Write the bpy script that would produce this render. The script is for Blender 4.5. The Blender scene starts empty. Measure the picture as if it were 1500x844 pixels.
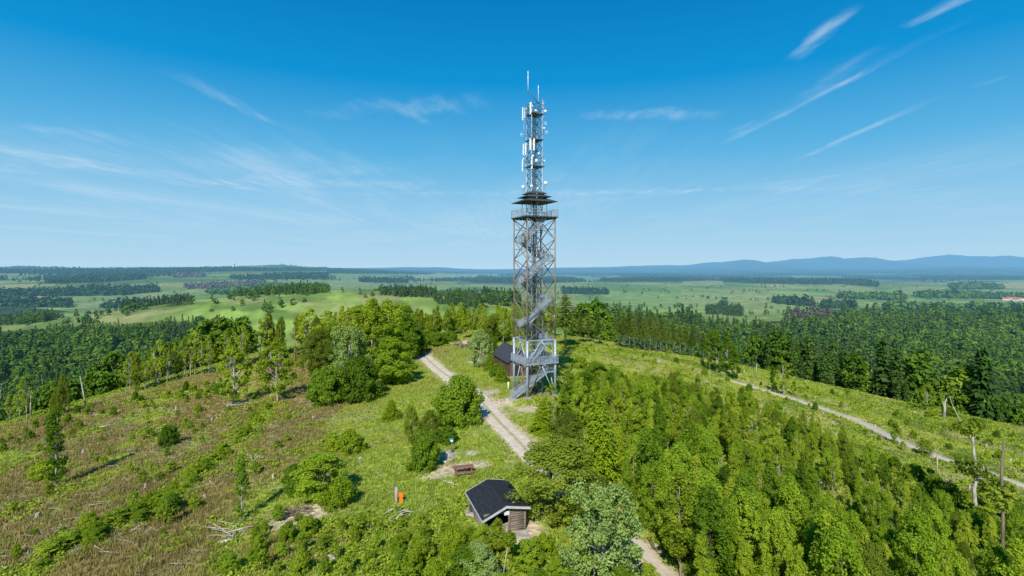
import bpy, math, random
import numpy as np
from mathutils import Vector, Matrix
R = math.radians
rng = np.random.default_rng(7)
random.seed(7)
scene = bpy.context.scene
col = scene.collection
F = 800.0            # focal length in photo pixels
CX, HY = 750.0, 393.0
CAMZ = 21.5
HAZE_C = (0.19, 0.47, 0.77)  # colour of the haze glow painted onto distant surfaces

# ------------------------------------------------------------------ noise / terrain
_perm = np.random.default_rng(3).random((256, 256))
def vnoise(x, y):
    xi = np.floor(x).astype(np.int64); yi = np.floor(y).astype(np.int64)
    fx = x - xi; fy = y - yi
    fx = fx*fx*(3-2*fx); fy = fy*fy*(3-2*fy)
    a = _perm[xi & 255, yi & 255]; b = _perm[(xi+1) & 255, yi & 255]
    c = _perm[xi & 255, (yi+1) & 255]; d = _perm[(xi+1) & 255, (yi+1) & 255]
    return (a*(1-fx)+b*fx)*(1-fy) + (c*(1-fx)+d*fx)*fy
def fbm(x, y, o=4, g=0.5):
    s = 0; a = 1; t = 0
    for i in range(o):
        s = s + a*vnoise(x*(2**i)+17.3*i, y*(2**i)+9.1*i); t += a; a *= g
    return s/t
def sstep(a, b, x):
    t = np.clip((x-a)/(b-a), 0, 1); return t*t*(3-2*t)
def softplus(t, w):
    return w*np.logaddexp(0, t/w)
def gauss(x, y, cx, cy, sx, sy, rot=0):
    dx = x-cx; dy = y-cy; c, s = math.cos(rot), math.sin(rot)
    u = dx*c+dy*s; v = -dx*s+dy*c
    return np.exp(-(u/sx)**2-(v/sy)**2)
def H(x, y):
    x = np.asarray(x, float); y = np.asarray(y, float)
    a = np.abs(x)
    hill = -0.125*(np.sqrt(a*a+144)-12)
    hill = hill - 0.02*np.maximum(y-110, 0) - 0.10*np.maximum(36-y, 0)
    r = np.hypot(x, y-60)
    phi = np.degrees(np.arctan2(x, y-60))
    k = 0.55 - 0.42*sstep(-62, -30, phi)*(1-sstep(2, 16, phi))
    hill = hill - k*softplus(r-129+5*(fbm(x/35, y/35, 2)-.5), 4)
    hill = hill + 0.9*(fbm(x/22, y/22, 3)-.5)*sstep(14, 45, a) + 0.22*(fbm(x/5, y/5, 2)-.5)*sstep(8, 20, a)
    hill = hill + 6.5*gauss(x, y, -72, 185, 60, 60) + 1.6*gauss(x, y, 40, 172, 45, 40)
    d = np.hypot(x, y)
    px = CX + F*x/np.maximum(y, 1)
    left = 1-sstep(380, 760, px)
    V = -78 + 14*(fbm(x/420+5, y/420+5, 3)-.5)*sstep(150, 700, d)
    V = V + left*sstep(900, 5200, d)*82
    V = V + 32*(fbm(x/1500+2, y/1500+2, 3)-.5)*sstep(1200, 4000, d)
    V = V + 71*gauss(x, y, -250, 730, 410, 165, 0.12) + 40*gauss(x, y, -60, 400, 110, 100)
    V = V + 16*gauss(x, y, 520, 900, 260, 200) + 45*gauss(x, y, 300, 210, 90, 90)*0
    # far hills
    ridge = 0.35+1.1*fbm(px/140+3, d/9000+1, 4)
    V = V + left*sstep(4300, 6200, d)*(34*ridge-14) + 45*gauss(x, y, -2550, 6000, 420, 600)
    V = V + (1-left)*sstep(9000, 16000, d)*(110*ridge)*(0.6+.4*sstep(600, 1000, px))
    for (p0, dd, hh, sx) in ((1215, 18500, 330, 1900), (1410, 19500, 300, 1500), (1075, 18000, 200, 1100), (960, 19000, 90, 1600), (625, 16000, 60, 1200), (1500, 19000, 150, 1500), (1320, 20000, 150, 2500)):
        V = V + 1.05*hh*gauss(x, y, (p0-CX)/F*dd, dd, sx, 2600)*(0.55+.9*fbm(x/700, y/1800, 4))
    w = 7.0
    hill = hill + .65*gauss(x, y, -.4, 45.5, 6.5, 7)
    m = np.maximum(hill, V)
    return m + w*np.log1p(np.exp(-np.abs(hill-V)/w))
def H1(x, y): return float(H(np.array([x]), np.array([y]))[0])
_steps = np.exp(np.linspace(math.log(26), math.log(9000), 3200))
def G(px, py):
    """ground point seen at photo position px, py"""
    sx = (px-CX)/F; sz = -(py-HY)/F
    X = sx*_steps; Z = CAMZ+sz*_steps
    hit = np.nonzero(Z <= H(X, _steps))[0]
    i = hit[0] if len(hit) else len(_steps)-1
    if i > 0:
        lo, hi = _steps[i-1], _steps[i]
        for _ in range(18):
            m = .5*(lo+hi)
            if CAMZ+sz*m <= H1(sx*m, m): hi = m
            else: lo = m
        d = .5*(lo+hi)
    else: d = _steps[0]
    return Vector((sx*d, d, H1(sx*d, d)))
def proj(x, y, z):
    y = np.maximum(y, 1.0)
    return CX+F*x/y, HY-F*(z-CAMZ)/y
def inpoly(px, py, poly):
    inside = np.zeros(px.shape, bool); n = len(poly); j = n-1
    for i in range(n):
        xi, yi = poly[i]; xj, yj = poly[j]
        c = ((yi > py) != (yj > py)) & (px < (xj-xi)*(py-yi)/((yj-yi) if yj != yi else 1e-9)+xi)
        inside ^= c; j = i
    return inside
def poly_dist(x, y, pts):
    d = np.full(np.shape(x), 1e9)
    for (ax, ay), (bx, by) in zip(pts[:-1], pts[1:]):
        ux, uy = bx-ax, by-ay; L = ux*ux+uy*uy+1e-9
        t = np.clip(((x-ax)*ux+(y-ay)*uy)/L, 0, 1)
        d = np.minimum(d, np.hypot(x-ax-t*ux, y-ay-t*uy))
    return d

# ------------------------------------------------------------------ object helpers
def tag(o, label=None, cat=None, group=None, kind=None):
    if label: o['label'] = label
    if cat: o['category'] = cat
    if group: o['group'] = group
    if kind: o['kind'] = kind
    return o
def empty(name, loc, rz=0, label=None, cat=None, group=None):
    o = bpy.data.objects.new(name, None); col.objects.link(o)
    o.location = loc; o.rotation_euler = (0, 0, rz); o.empty_display_size = .3
    return tag(o, label, cat, group)
def np_mesh(name, v, f, mats, mi=None, attr=None, smooth=False, n=4):
    """v (N,3) array; f (M,n) array of face corners"""
    me = bpy.data.meshes.new(name)
    v = np.ascontiguousarray(v, np.float32); f = np.ascontiguousarray(f, np.int32)
    me.vertices.add(len(v)); me.vertices.foreach_set('co', v.ravel())
    me.loops.add(f.size); me.loops.foreach_set('vertex_index', f.ravel())
    me.polygons.add(len(f))
    me.polygons.foreach_set('loop_start', np.arange(0, f.size, f.shape[1], dtype=np.int32))
    if mi is not None: me.polygons.foreach_set('material_index', np.ascontiguousarray(mi, np.int32))
    if smooth: me.polygons.foreach_set('use_smooth', np.ones(len(f), bool))
    for m in mats: me.materials.append(m)
    if attr is not None:
        for k, a in attr.items():
            if a.ndim == 1:
                at = me.attributes.new(k, 'FLOAT', 'FACE' if len(a) == len(f) else 'POINT'); at.data.foreach_set('value', np.ascontiguousarray(a, np.float32))
            else:
                at = me.attributes.new(k, 'FLOAT_COLOR', 'POINT')
                at.data.foreach_set('color', np.ascontiguousarray(np.c_[a, np.ones(len(a))], np.float32).ravel())
    me.update(calc_edges=True)
    return me
def link(name, me, parent=None):
    o = bpy.data.objects.new(name, me); col.objects.link(o)
    if parent: o.parent = parent
    return o
class MB:
    def __init__(s): s.v = []; s.f = []
    def add(s, vs, fs):
        b = len(s.v); s.v += [tuple(p) for p in vs]; s.f += [tuple(b+i for i in q) for q in fs]
        return s
    def box(s, c, d, rz=0, ax=None):
        hx, hy, hz = d[0]/2, d[1]/2, d[2]/2; c = Vector(c)
        m = ax if ax is not None else Matrix.Rotation(rz, 3, 'Z')
        vs = [c+m@Vector((x, y, z)) for z in (-hz, hz) for x, y in ((-hx, -hy), (hx, -hy), (hx, hy), (-hx, hy))]
        return s.add(vs, [(3, 2, 1, 0), (4, 5, 6, 7), (0, 1, 5, 4), (1, 2, 6, 5), (2, 3, 7, 6), (3, 0, 4, 7)])
    def beam(s, p, q, w, h, up=(0, 0, 1)):
        p = Vector(p); q = Vector(q); d = (q-p); L = d.length; d.normalize()
        u = Vector(up)
        if abs(d.dot(u)) > .98: u = Vector((1, 0, 0))
        sd = d.cross(u).normalized(); u = sd.cross(d)
        m = Matrix((d, sd, u)).transposed()
        return s.box((p+q)/2, (L, w, h), ax=m)
    def tube(s, pts, rad, n=8):
        pts = [Vector(p) for p in pts]
        if not hasattr(rad, '__len__'): rad = [rad]*len(pts)
        rings = []; vs = []
        t0 = (pts[1]-pts[0]).normalized()
        u = Vector((0, 0, 1)) if abs(t0.z) < .9 else Vector((1, 0, 0))
        u = (u-t0*u.dot(t0)).normalized()
        for i, p in enumerate(pts):
            t = (pts[min(i+1, len(pts)-1)]-pts[max(i-1, 0)]).normalized()
            u = (u-t*u.dot(t)).normalized(); w = t.cross(u)
            for k in range(n):
                a = 2*math.pi*k/n
                vs.append(p+(u*math.cos(a)+w*math.sin(a))*rad[i])
        fs = []
        for i in range(len(pts)-1):
            for k in range(n):
                k2 = (k+1) % n
                fs.append((i*n+k, i*n+k2, (i+1)*n+k2, (i+1)*n+k))
        fs.append(tuple(range(n-1, -1, -1))); fs.append(tuple((len(pts)-1)*n+k for k in range(n)))
        return s.add(vs, fs)
    def build(s, name, mat, parent=None, smooth=False, bevel=0):
        me = bpy.data.meshes.new(name); me.from_pydata(s.v, [], s.f)
        me.materials.append(mat)
        if smooth: me.polygons.foreach_set('use_smooth', np.ones(len(me.polygons), bool))
        me.update()
        o = link(name, me, parent)
        if bevel:
            b = o.modifiers.new('bevel', 'BEVEL'); b.width = bevel; b.segments = 1; b.limit_method = 'ANGLE'
        return o

# ------------------------------------------------------------------ materials
def nt(name):
    m = bpy.data.materials.new(name); m.use_nodes = True
    t = m.node_tree; t.nodes.clear()
    return m, t, t.nodes.new('ShaderNodeOutputMaterial')
def N(t, typ, **kw):
    n = t.nodes.new('ShaderNode'+typ)
    for k, v in kw.items():
        if k.startswith('i_'):
            key = k[2:]; n.inputs[int(key) if key.isdigit() else key.replace('_', ' ')].default_value = v
        else: setattr(n, k, v)
    return n
def math_n(t, op, a, b=None, c=None):
    n = t.nodes.new('ShaderNodeMath'); n.operation = op
    for i, v in enumerate((a, b, c)):
        if v is None: continue
        if isinstance(v, (int, float)): n.inputs[i].default_value = v
        else: t.links.new(v, n.inputs[i])
    return n.outputs[0]
def add_painted_haze(t, shader, out, L=9500.0):  # aerial haze painted into the material: even glow that grows with distance
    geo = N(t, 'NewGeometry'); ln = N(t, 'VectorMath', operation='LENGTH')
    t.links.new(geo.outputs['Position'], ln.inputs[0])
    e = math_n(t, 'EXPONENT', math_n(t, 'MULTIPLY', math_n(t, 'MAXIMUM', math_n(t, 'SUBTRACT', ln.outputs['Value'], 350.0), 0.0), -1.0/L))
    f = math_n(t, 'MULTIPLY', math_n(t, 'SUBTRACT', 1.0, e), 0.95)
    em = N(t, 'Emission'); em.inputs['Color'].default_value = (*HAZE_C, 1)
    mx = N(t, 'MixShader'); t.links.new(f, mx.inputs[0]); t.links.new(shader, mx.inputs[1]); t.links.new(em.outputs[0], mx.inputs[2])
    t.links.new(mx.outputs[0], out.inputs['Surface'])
def ramp(t, fac, stops):
    r = N(t, 'ValToRGB'); e = r.color_ramp.elements
    while len(e) < len(stops): e.new(0.5)
    for i, (p, c) in enumerate(stops): e[i].position = p; e[i].color = (*c, 1)
    t.links.new(fac, r.inputs[0]); return r.outputs[0]
def mixc(t, fac, a, b, mode='MIX'):
    n = N(t, 'Mix', data_type='RGBA', blend_type=mode)
    for s, v in ((n.inputs[0], fac), (n.inputs[6], a), (n.inputs[7], b)):
        if isinstance(v, (int, float)): s.default_value = v
        elif isinstance(v, tuple): s.default_value = (*v, 1)
        else: t.links.new(v, s)
    return n.outputs[2]
def leaf_mat(name, stops, trans=.45, haze=False, rough=.6, spec=.12):
    """stops: colours chosen by each plant's own random number and each leaf's tone"""
    m, t, out = nt(name)
    oi = N(t, 'ObjectInfo'); at = N(t, 'Attribute', attribute_name='tone')
    fac = math_n(t, 'ADD', math_n(t, 'MULTIPLY', oi.outputs['Random'], .58), math_n(t, 'MULTIPLY', at.outputs['Fac'], .46))
    c = ramp(t, fac, stops)
    p = N(t, 'BsdfPrincipled'); p.inputs['Roughness'].default_value = rough; p.inputs['Specular IOR Level'].default_value = spec
    t.links.new(c, p.inputs['Base Color'])
    tr = N(t, 'BsdfTranslucent'); t.links.new(mixc(t, 1.0, c, (1.25, 1.15, .55), 'MULTIPLY'), tr.inputs['Color'])
    mx = N(t, 'MixShader'); mx.inputs[0].default_value = trans
    t.links.new(p.outputs[0], mx.inputs[1]); t.links.new(tr.outputs[0], mx.inputs[2])
    if haze: add_painted_haze(t, mx.outputs[0], out)
    else: t.links.new(mx.outputs[0], out.inputs['Surface'])
    return m
def solid(name, c1, c2, scale=3.0, rough=.7, metal=0.0, bump=0.0, stretch=(1, 1, 1), haze=False, detail=4, spec=.4):
    m, t, out = nt(name)
    tc = N(t, 'TexCoord'); mp = N(t, 'Mapping'); mp.inputs['Scale'].default_value = stretch
    t.links.new(tc.outputs['Object'], mp.inputs['Vector'])
    n = N(t, 'TexNoise'); n.inputs['Scale'].default_value = scale; n.inputs['Detail'].default_value = detail
    t.links.new(mp.outputs[0], n.inputs['Vector'])
    c = ramp(t, n.outputs['Fac'], [(.32, c1), (.68, c2)])
    p = N(t, 'BsdfPrincipled'); p.inputs['Roughness'].default_value = rough; p.inputs['Metallic'].default_value = metal
    p.inputs['Specular IOR Level'].default_value = spec
    t.links.new(c, p.inputs['Base Color'])
    if bump:
        b = N(t, 'Bump'); b.inputs['Strength'].default_value = bump; b.inputs['Distance'].default_value = .05
        t.links.new(n.outputs['Fac'], b.inputs['Height']); t.links.new(b.outputs[0], p.inputs['Normal'])
    if haze: add_painted_haze(t, p.outputs[0], out)
    else: t.links.new(p.outputs[0], out.inputs['Surface'])
    return m
M = {}
M['birch_leaf'] = leaf_mat('birch_leaf', [(0, (0.105, 0.158, 0.011)), (.3, (0.286, 0.392, 0.025)), (.65, (0.402, 0.517, 0.035)), (1, (0.529, 0.600, 0.071))])
M['bright_leaf'] = leaf_mat('bright_leaf', [(0, (0.091, 0.164, 0.010)), (.5, (0.286, 0.436, 0.025)), (1, (0.445, 0.569, 0.049))])
M['deep_leaf'] = leaf_mat('deep_leaf', [(0, (0.053, 0.117, 0.007)), (.5, (0.169, 0.300, 0.018)), (1, (0.307, 0.436, 0.035))])
M['olive_leaf'] = leaf_mat('olive_leaf', [(0, (0.091, 0.137, 0.014)), (.5, (0.265, 0.352, 0.032)), (1, (0.423, 0.497, 0.066))])
M['silver_leaf'] = leaf_mat('silver_leaf', [(0, (.15, .25, .04)), (.5, (.31, .43, .11)), (1, (.56, .64, .30))], trans=.25)
M['spruce_leaf'] = leaf_mat('spruce_leaf', [(0, (.115, .21, .008)), (.5, (.235, .345, .014)), (1, (.36, .46, .025))], trans=.25)
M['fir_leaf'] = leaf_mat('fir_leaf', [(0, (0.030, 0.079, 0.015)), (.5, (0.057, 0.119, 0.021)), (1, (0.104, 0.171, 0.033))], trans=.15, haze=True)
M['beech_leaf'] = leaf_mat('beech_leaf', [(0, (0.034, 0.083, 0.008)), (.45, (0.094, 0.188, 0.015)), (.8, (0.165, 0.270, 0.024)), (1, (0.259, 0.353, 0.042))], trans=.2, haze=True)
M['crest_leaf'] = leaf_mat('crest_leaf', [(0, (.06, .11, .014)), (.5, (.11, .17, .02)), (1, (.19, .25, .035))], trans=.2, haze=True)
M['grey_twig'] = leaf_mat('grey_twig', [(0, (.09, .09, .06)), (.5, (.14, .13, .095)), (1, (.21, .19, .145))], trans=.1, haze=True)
M['shrub_leaf'] = leaf_mat('shrub_leaf', [(0, (0.091, 0.158, 0.008)), (.5, (0.265, 0.383, 0.024)), (1, (0.423, 0.506, 0.049))], trans=.3)
M['bark_white'] = solid('birch_bark', (.24, .21, .17), (.58, .55, .49), 2.2, .8, bump=.3, stretch=(1, 1, .5))
M['bark_brown'] = solid('brown_bark', (.07, .055, .04), (.17, .14, .11), 4, .9, bump=.5, stretch=(1, 1, .25))
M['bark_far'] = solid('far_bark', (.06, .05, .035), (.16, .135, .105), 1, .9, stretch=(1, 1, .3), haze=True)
M['bark_pale'] = solid('bare_wood', (.30, .26, .21), (.60, .55, .47), 1.6, .85, bump=.3, stretch=(1, 1, .3))
M['bark_dead'] = solid('dead_brown_wood', (.13, .09, .06), (.30, .23, .17), 2, .9, bump=.3, stretch=(1, 1, .3))
M['rust'] = solid('rusty_brown_steel', (.16, .125, .10), (.33, .27, .22), .9, .75, .1, stretch=(1, 1, .6))
M['galv'] = solid('galvanised_steel', (.30, .35, .40), (.47, .53, .59), 2.5, .5, .25)
M['galv_dark'] = solid('dark_steel', (.05, .055, .06), (.12, .125, .13), 2, .6, .2)
M['brace_dark'] = solid('brown_brace_steel', (.09, .08, .075), (.22, .185, .16), .8, .75, .1)
M['white_metal'] = solid('white_antenna_plastic', (.70, .71, .71), (.82, .82, .81), 2, .45)
M['slate'] = solid('dark_slate', (.035, .037, .042), (.075, .078, .085), 7, .7, bump=.2)
M['roof_steel'] = solid('dark_roof_sheet', (.05, .062, .066), (.09, .105, .11), 5, .55, .2)
M['felt'] = solid('roofing_felt', (.013, .014, .016), (.026, .027, .030), 5, .85, bump=.25, stretch=(1, .25, 1))
M['plank'] = solid('brown_boards', (.075, .048, .035), (.18, .12, .085), 2.2, .85, bump=.3, stretch=(5, 5, .4))
M['log'] = solid('weathered_logs', (.13, .10, .075), (.30, .24, .18), 2.5, .85, bump=.4, stretch=(.4, 3, 3))
M['red_wood'] = solid('reddish_wood', (.20, .085, .05), (.34, .17, .11), 3, .7, bump=.2, stretch=(.4, 3, 3))
M['orange'] = solid('orange_paint', (.80, .17, .012), (.88, .24, .02), 3, .5)
M['red_paint'] = solid('red_door_paint', (.30, .07, .045), (.40, .11, .07), 3, .6)
M['teal'] = solid('teal_paint', (.02, .22, .20), (.03, .30, .27), 3, .5)
M['grey_trim'] = solid('grey_trim', (.42, .42, .41), (.58, .58, .56), 3, .6)
M['dark'] = solid('dark_interior', (.012, .011, .010), (.03, .027, .024), 3, .9)
M['stone'] = solid('pale_stone', (.30, .27, .23), (.52, .47, .40), 2.5, .9, bump=.5)
M['concrete'] = solid('concrete', (.32, .30, .27), (.46, .43, .39), 2.5, .9, bump=.3)
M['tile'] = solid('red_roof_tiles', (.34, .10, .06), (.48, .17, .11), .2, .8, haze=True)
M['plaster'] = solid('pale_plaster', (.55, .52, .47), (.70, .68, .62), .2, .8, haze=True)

# ------------------------------------------------------------------ layout: track, path, clearings
def W(pts): return [tuple(G(*p)[:2]) for p in pts]
track_px = [(600, 508), (622, 522), (640, 539), (660, 554), (688, 572), (710, 594), (733, 620), (756, 643), (778, 668), (808, 694), (850, 733), (905, 783), (960, 838), (1010, 890)]
path_px = [(1062, 556), (1090, 563), (1150, 581), (1200, 597), (1260, 618), (1320, 648), (1380, 672), (1440, 690), (1500, 712), (1570, 738)]
TRACK = W(track_px); PATH = W(path_px)
TWR = (3.8, 93.0)
SHED_C = None
shed_near = (-.9, 106.0)
bare_px = [(662, 690, 2.6), (690, 664, 1.5), (700, 683, 1.5), (655, 668, 2.0), (770, 775, 2.6), (760, 790, 2.2), (735, 592, 3.0), (775, 600, 3.2), (715, 575, 2.6), (748, 585, 2.0), (705, 585, 3), (690, 575, 2.5), (455, 752, 3.0), (425, 765, 3.0), (950, 805, 1.6), (680, 503, 5), (775, 775, 2.2), (640, 697, 1.8), (700, 530, 3.5), (705, 535, 2.5)]
BARE = [(G(a, b)[0], G(a, b)[1], r) for a, b, r in bare_px]
STREAK = W([(30, 842), (110, 800), (200, 760), (260, 722), (300, 690), (345, 650), (385, 608), (400, 596)])
# fields and clearings out in the plain: photo outlines -> colour
FIELDS = [
    ([(1195, 419), (1240, 416), (1285, 424), (1280, 429), (1225, 428)], (.30, .34, .10)),
    ([(1292, 427), (1330, 420), (1400, 421), (1420, 429), (1330, 432)], (.26, .33, .10)),
    ([(1385, 412), (1510, 415), (1510, 424), (1440, 420)], (.42, .40, .17)),
    ([(1420, 424), (1510, 424), (1510, 433), (1430, 431)], (.26, .34, .11)),
    ([(600, 404), (640, 401), (700, 402), (700, 407), (610, 411)], (.34, .39, .15)),
    ([(1000, 412), (1060, 412), (1060, 418), (1000, 418)], (.30, .33, .12)),
    ([(1000, 428), (1120, 432), (1180, 455), (1090, 460), (1000, 450)], (.29, .36, .11)),
    ([(860, 425), (1000, 430), (1000, 455), (900, 440)], (.25, .35, .09)),
    ([(110, 445), (190, 434), (280, 432), (190, 442), (120, 452)], (.27, .33, .13)),
    ([(390, 411), (470, 411), (560, 412), (600, 419), (480, 420)], (.24, .32, .12)),
    ([(480, 403), (560, 403), (600, 408), (500, 411)], (.22, .31, .12)),
]
# woods: photo outlines of crowns -> kind, density
WOODS = [
    ('beech', [(-120, 488), (0, 486), (120, 478), (240, 472), (330, 468), (350, 480), (360, 500), (365, 530), (330, 570), (200, 605), (0, 650), (-120, 680)]),
    ('beech', [(838, 466), (880, 464), (960, 470), (1040, 479), (1100, 485), (1150, 486), (1225, 478), (1235, 473), (1330, 468), (1420, 467), (1620, 470), (1620, 700), (1500, 645), (1300, 592), (1110, 535), (980, 515), (838, 505)]),
    ('beech', [(1225, 460), (1250, 453), (1330, 447), (1450, 449), (1620, 447), (1620, 468), (1400, 462), (1320, 460), (1240, 458)]),
    ('beech', [(632, 427), (690, 420), (740, 428), (760, 436), (760, 456), (700, 450), (640, 442)]),
    ('fir', [(555, 421), (600, 421), (640, 425), (640, 432), (590, 430), (556, 427)]),
    ('fir', [(68, 411), (130, 404), (212, 400), (212, 406), (140, 414), (70, 417)]),
    ('fir', [(-80, 426), (60, 424), (150, 419), (231, 417), (233, 424), (170, 433), (60, 434), (-80, 440)]),
    ('fir', [(-80, 437), (60, 440), (104, 441), (105, 449), (40, 452), (-80, 462)]),
    ('beech', [(-80, 452), (60, 452), (100, 456), (60, 466), (-80, 476)]),
    ('fir', [(145, 449), (185, 443), (225, 440), (280, 432), (281, 438), (225, 446), (150, 454)]),
    ('beech', [(300, 427), (330, 424), (400, 415), (480, 416), (482, 423), (380, 428), (312, 433)]),
    ('fir', [(333, 407), (420, 399), (480, 398), (481, 407), (430, 409), (345, 410)]),
    ('grey', [(268, 418), (330, 414), (385, 411), (388, 416), (330, 421), (275, 424)]),
    ('grey', [(250, 402), (300, 400), (300, 405), (255, 407)]),
    ('beech', [(384, 446), (396, 444), (402, 450), (392, 455)]),
    ('fir', [(525, 408), (570, 409), (600, 413), (560, 414), (527, 412)]),
    ('fir', [(823, 421), (890, 425), (890, 431), (825, 430)]),
    ('fir', [(1055, 406), (1120, 407), (1185, 409), (1187, 418), (1120, 416), (1060, 412)]),
    ('fir', [(1188, 407), (1262, 409), (1287, 416), (1286, 422), (1230, 415), (1190, 416)]),
    ('fir', [(1133, 436), (1160, 436), (1193, 441), (1193, 449), (1150, 445), (1133, 442)]),
    ('fir', [(1200, 444), (1250, 443), (1255, 449), (1205, 450)]),
    ('beech', [(1225, 430), (1280, 430), (1330, 433), (1325, 440), (1260, 437), (1228, 435)]),
    ('beech', [(1390, 416), (1430, 414), (1470, 420), (1468, 424), (1395, 424)]),
    ('beech', [(1340, 429), (1420, 428), (1560, 434), (1560, 440), (1420, 436), (1340, 434)]),
    ('fir', [(1033, 450), (1060, 447), (1087, 450), (1086, 458), (1060, 457), (1035, 456)]),
    ('grey', [(1110, 472), (1180, 468), (1216, 467), (1214, 487), (1180, 488), (1112, 484)]),
    ('fir', [(-100, 396), (150, 394), (300, 391), (480, 391), (480, 396), (300, 397), (150, 400), (-100, 403)]),
    ('fir', [(480, 393), (610, 392), (700, 393), (860, 396), (860, 401), (700, 399), (600, 403), (480, 401)]),
    ('fir', [(830, 396), (1000, 397), (1240, 400), (1240, 404), (1000, 405), (830, 403)]),
    ('fir', [(1320, 401), (1560, 405), (1560, 411), (1400, 410)]),
    ('fir', [(880, 408), (1000, 406), (1050, 409), (1000, 412), (880, 413)]),
    ('fir', [(700, 405), (830, 404), (860, 412), (760, 418), (690, 414)]),
]
def _thin(poly):
    ys = [q[1] for q in poly]; c = sum(ys)/len(ys)
    return [(q[0], c+(q[1]-c)*.62) for q in poly] if max(ys) < 458 else poly
WOODS = [(k, _thin(q)) for k, q in WOODS]

def zone(x, y):
    """albedo of the open ground at plan points x, y, and a green-ness weight"""
    z = H(x, y); px, py = proj(x, y, z)
    r = np.hypot(x, y-60); d = np.hypot(x, y)
    n1 = fbm(x/9, y/9, 4); n2 = fbm(x/2.6+40, y/2.6, 4); n3 = fbm((x+y*.4)/5+9, (y-x*.4)/16, 4)
    green = np.array([.32, .395, .055]); lush = np.array([.22, .34, .03]); brown = np.array([.28, .215, .10]); straw = np.array([.52, .45, .22]); soil = np.array([.62, .52, .39])
    def mix(c, k, w): return c*(1-w[:, None]) + k*w[:, None]
    c = np.broadcast_to(green, (len(x), 3)).copy()
    c = mix(c, np.array([.37, .39, .07]), sstep(.42, .62, n1)*.6)
    c = mix(c, lush, sstep(.52, .68, n2)*.55)
    near = 1-sstep(126, 150, r)
    # left slope: brown dry grass between green streaks
    lx = sstep(-8, -34, x + 6*(n1-.5)*2) if False else sstep(8, 34, -x + 14*(n1-.5))
    meadow = inpoly(px, py, [(470, 628), (600, 500), (700, 560), (690, 640), (640, 720), (575, 700), (540, 690), (500, 660)])
    bw = lx*sstep(.30, .52, n3*.6+n2*.4)
    bw = np.where(meadow, bw*.15, bw)
    bw = bw*(1-sstep(.5, 1.0, 1-np.minimum(poly_dist(x, y, STREAK)/4.5, 1)))
    crest = sstep(104, 122, r)*(x < 0)
    bw = bw*(1-crest*.75)
    c = mix(c, brown, np.clip(bw, 0, 1)*.80*near)
    # bottom middle brown patches
    bm = inpoly(px, py, [(440, 700), (560, 700), (600, 760), (560, 844), (380, 844)])
    c = mix(c, brown, bm*sstep(.45, .6, n1)*.6)
    c = mix(c, np.array([.14, .22, .025]), sstep(12, 40, x)*near*sstep(.48, .66, fbm(x/7+31, y/7+13, 4))*.8)
    st = sstep(.50, .68, fbm(x/4+70, y/8+3, 4))
    rightz = sstep(12, 40, x)
    c = mix(c, straw, st*.55*rightz*near)
    c = mix(c, straw, sstep(.62, .75, n2)*.35*near)
    c = mix(c, straw, sstep(112, 124, r)*(x > 0)*.45*sstep(.4, .6, n1)*near)
    # track verge and trodden bare places
    td = poly_dist(x, y, TRACK)
    c = mix(c, soil, (1-sstep(1.1, 2.6, td+2.0*(n2-.5)))*.9)
    pd = poly_dist(x, y, PATH)
    c = mix(c, soil*.95, (1-sstep(.9, 2.0, pd+1.6*(n2-.5)))*.9)
    for bx, by, br in BARE:
        q = np.hypot(x-bx, y-by)
        c = mix(c, soil, (1-sstep(.35, 1.0, q/br+1.3*(n2-.5)))*.85)
    c = mix(c, soil*.55, (1-sstep(2.5, 4.8, np.hypot(x-TWR[0], y-TWR[1])+3*(n2-.5)))*.5)
    # the plain: clearings, fields, floor of the woods
    far = sstep(138, 165, r)
    f1 = fbm(x/160+3, y/160, 5); f2 = fbm(x/420+33, y/700+4, 3)
    cf = np.broadcast_to(np.array([.205, .275, .075]), (len(x), 3)).copy()
    cf = mix(cf, np.array([.245, .37, .075]), sstep(.4, .62, f1))
    cf = mix(cf, np.array([0.095, 0.176, 0.042]), sstep(.52, .66, fbm(x/90+8, y/150+1, 5))*.5)
    cf = mix(cf, np.array([.33, .33, .15]), sstep(.6, .72, fbm(x/60+80, y/120+11, 4))*.25)
    cf = mix(cf, np.array([0.047, 0.108, 0.030]), sstep(2600, 5000, d)*sstep(.47, .56, f2)*.9)
    cw = fbm(x/900+60, y/900, 2)*2
    ci = np.floor(x/230+cw*1.5+y/2100).astype(int); cj = np.floor(y/390+cw*1.2-x/2600).astype(int)
    hsh = _perm[ci & 255, cj & 255]
    for lo_, hi_, k in ((0, .16, (.26, .30, .08)), (.16, .34, (.10, .22, .03)), (.34, .46, (.19, .28, .06)), (.46, .56, (.055, .13, .03)), (.60, .66, (.36, .34, .14))):
        cf = mix(cf, np.array(k), ((hsh >= lo_) & (hsh < hi_))*sstep(1300, 2200, d)*.7)
    cf = mix(cf, np.array([.035, .085, .035]), sstep(.505, .53, fbm(x/520+33, y/900+4, 4)-.09*(px < 560))*sstep(3000, 4500, d)*.9)
    wob = 3*(fbm(x/120, y/120, 3)-.5)
    for poly, k in FIELDS:
        cf = mix(cf, np.array(k)*.95, (inpoly(px+wob*2, py+wob*.4, poly) & (d > 400))*.85)
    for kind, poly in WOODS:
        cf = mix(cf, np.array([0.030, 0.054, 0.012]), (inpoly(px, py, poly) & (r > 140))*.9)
    cf = mix(cf, np.array([0.041, 0.088, 0.036]), sstep(8500, 11000, d)*.85)
    cf = cf*(.62+.76*fbm(x/13+5, y/19, 4))[:, None]
    bmp = sstep(-62, -35, z)*(d > 420)*(d < 1100)
    cf = mix(cf, np.array([.09, .16, .035]), bmp*sstep(.50, .64, fbm(x/38+9, y/24+2, 4))*.75)
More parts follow.
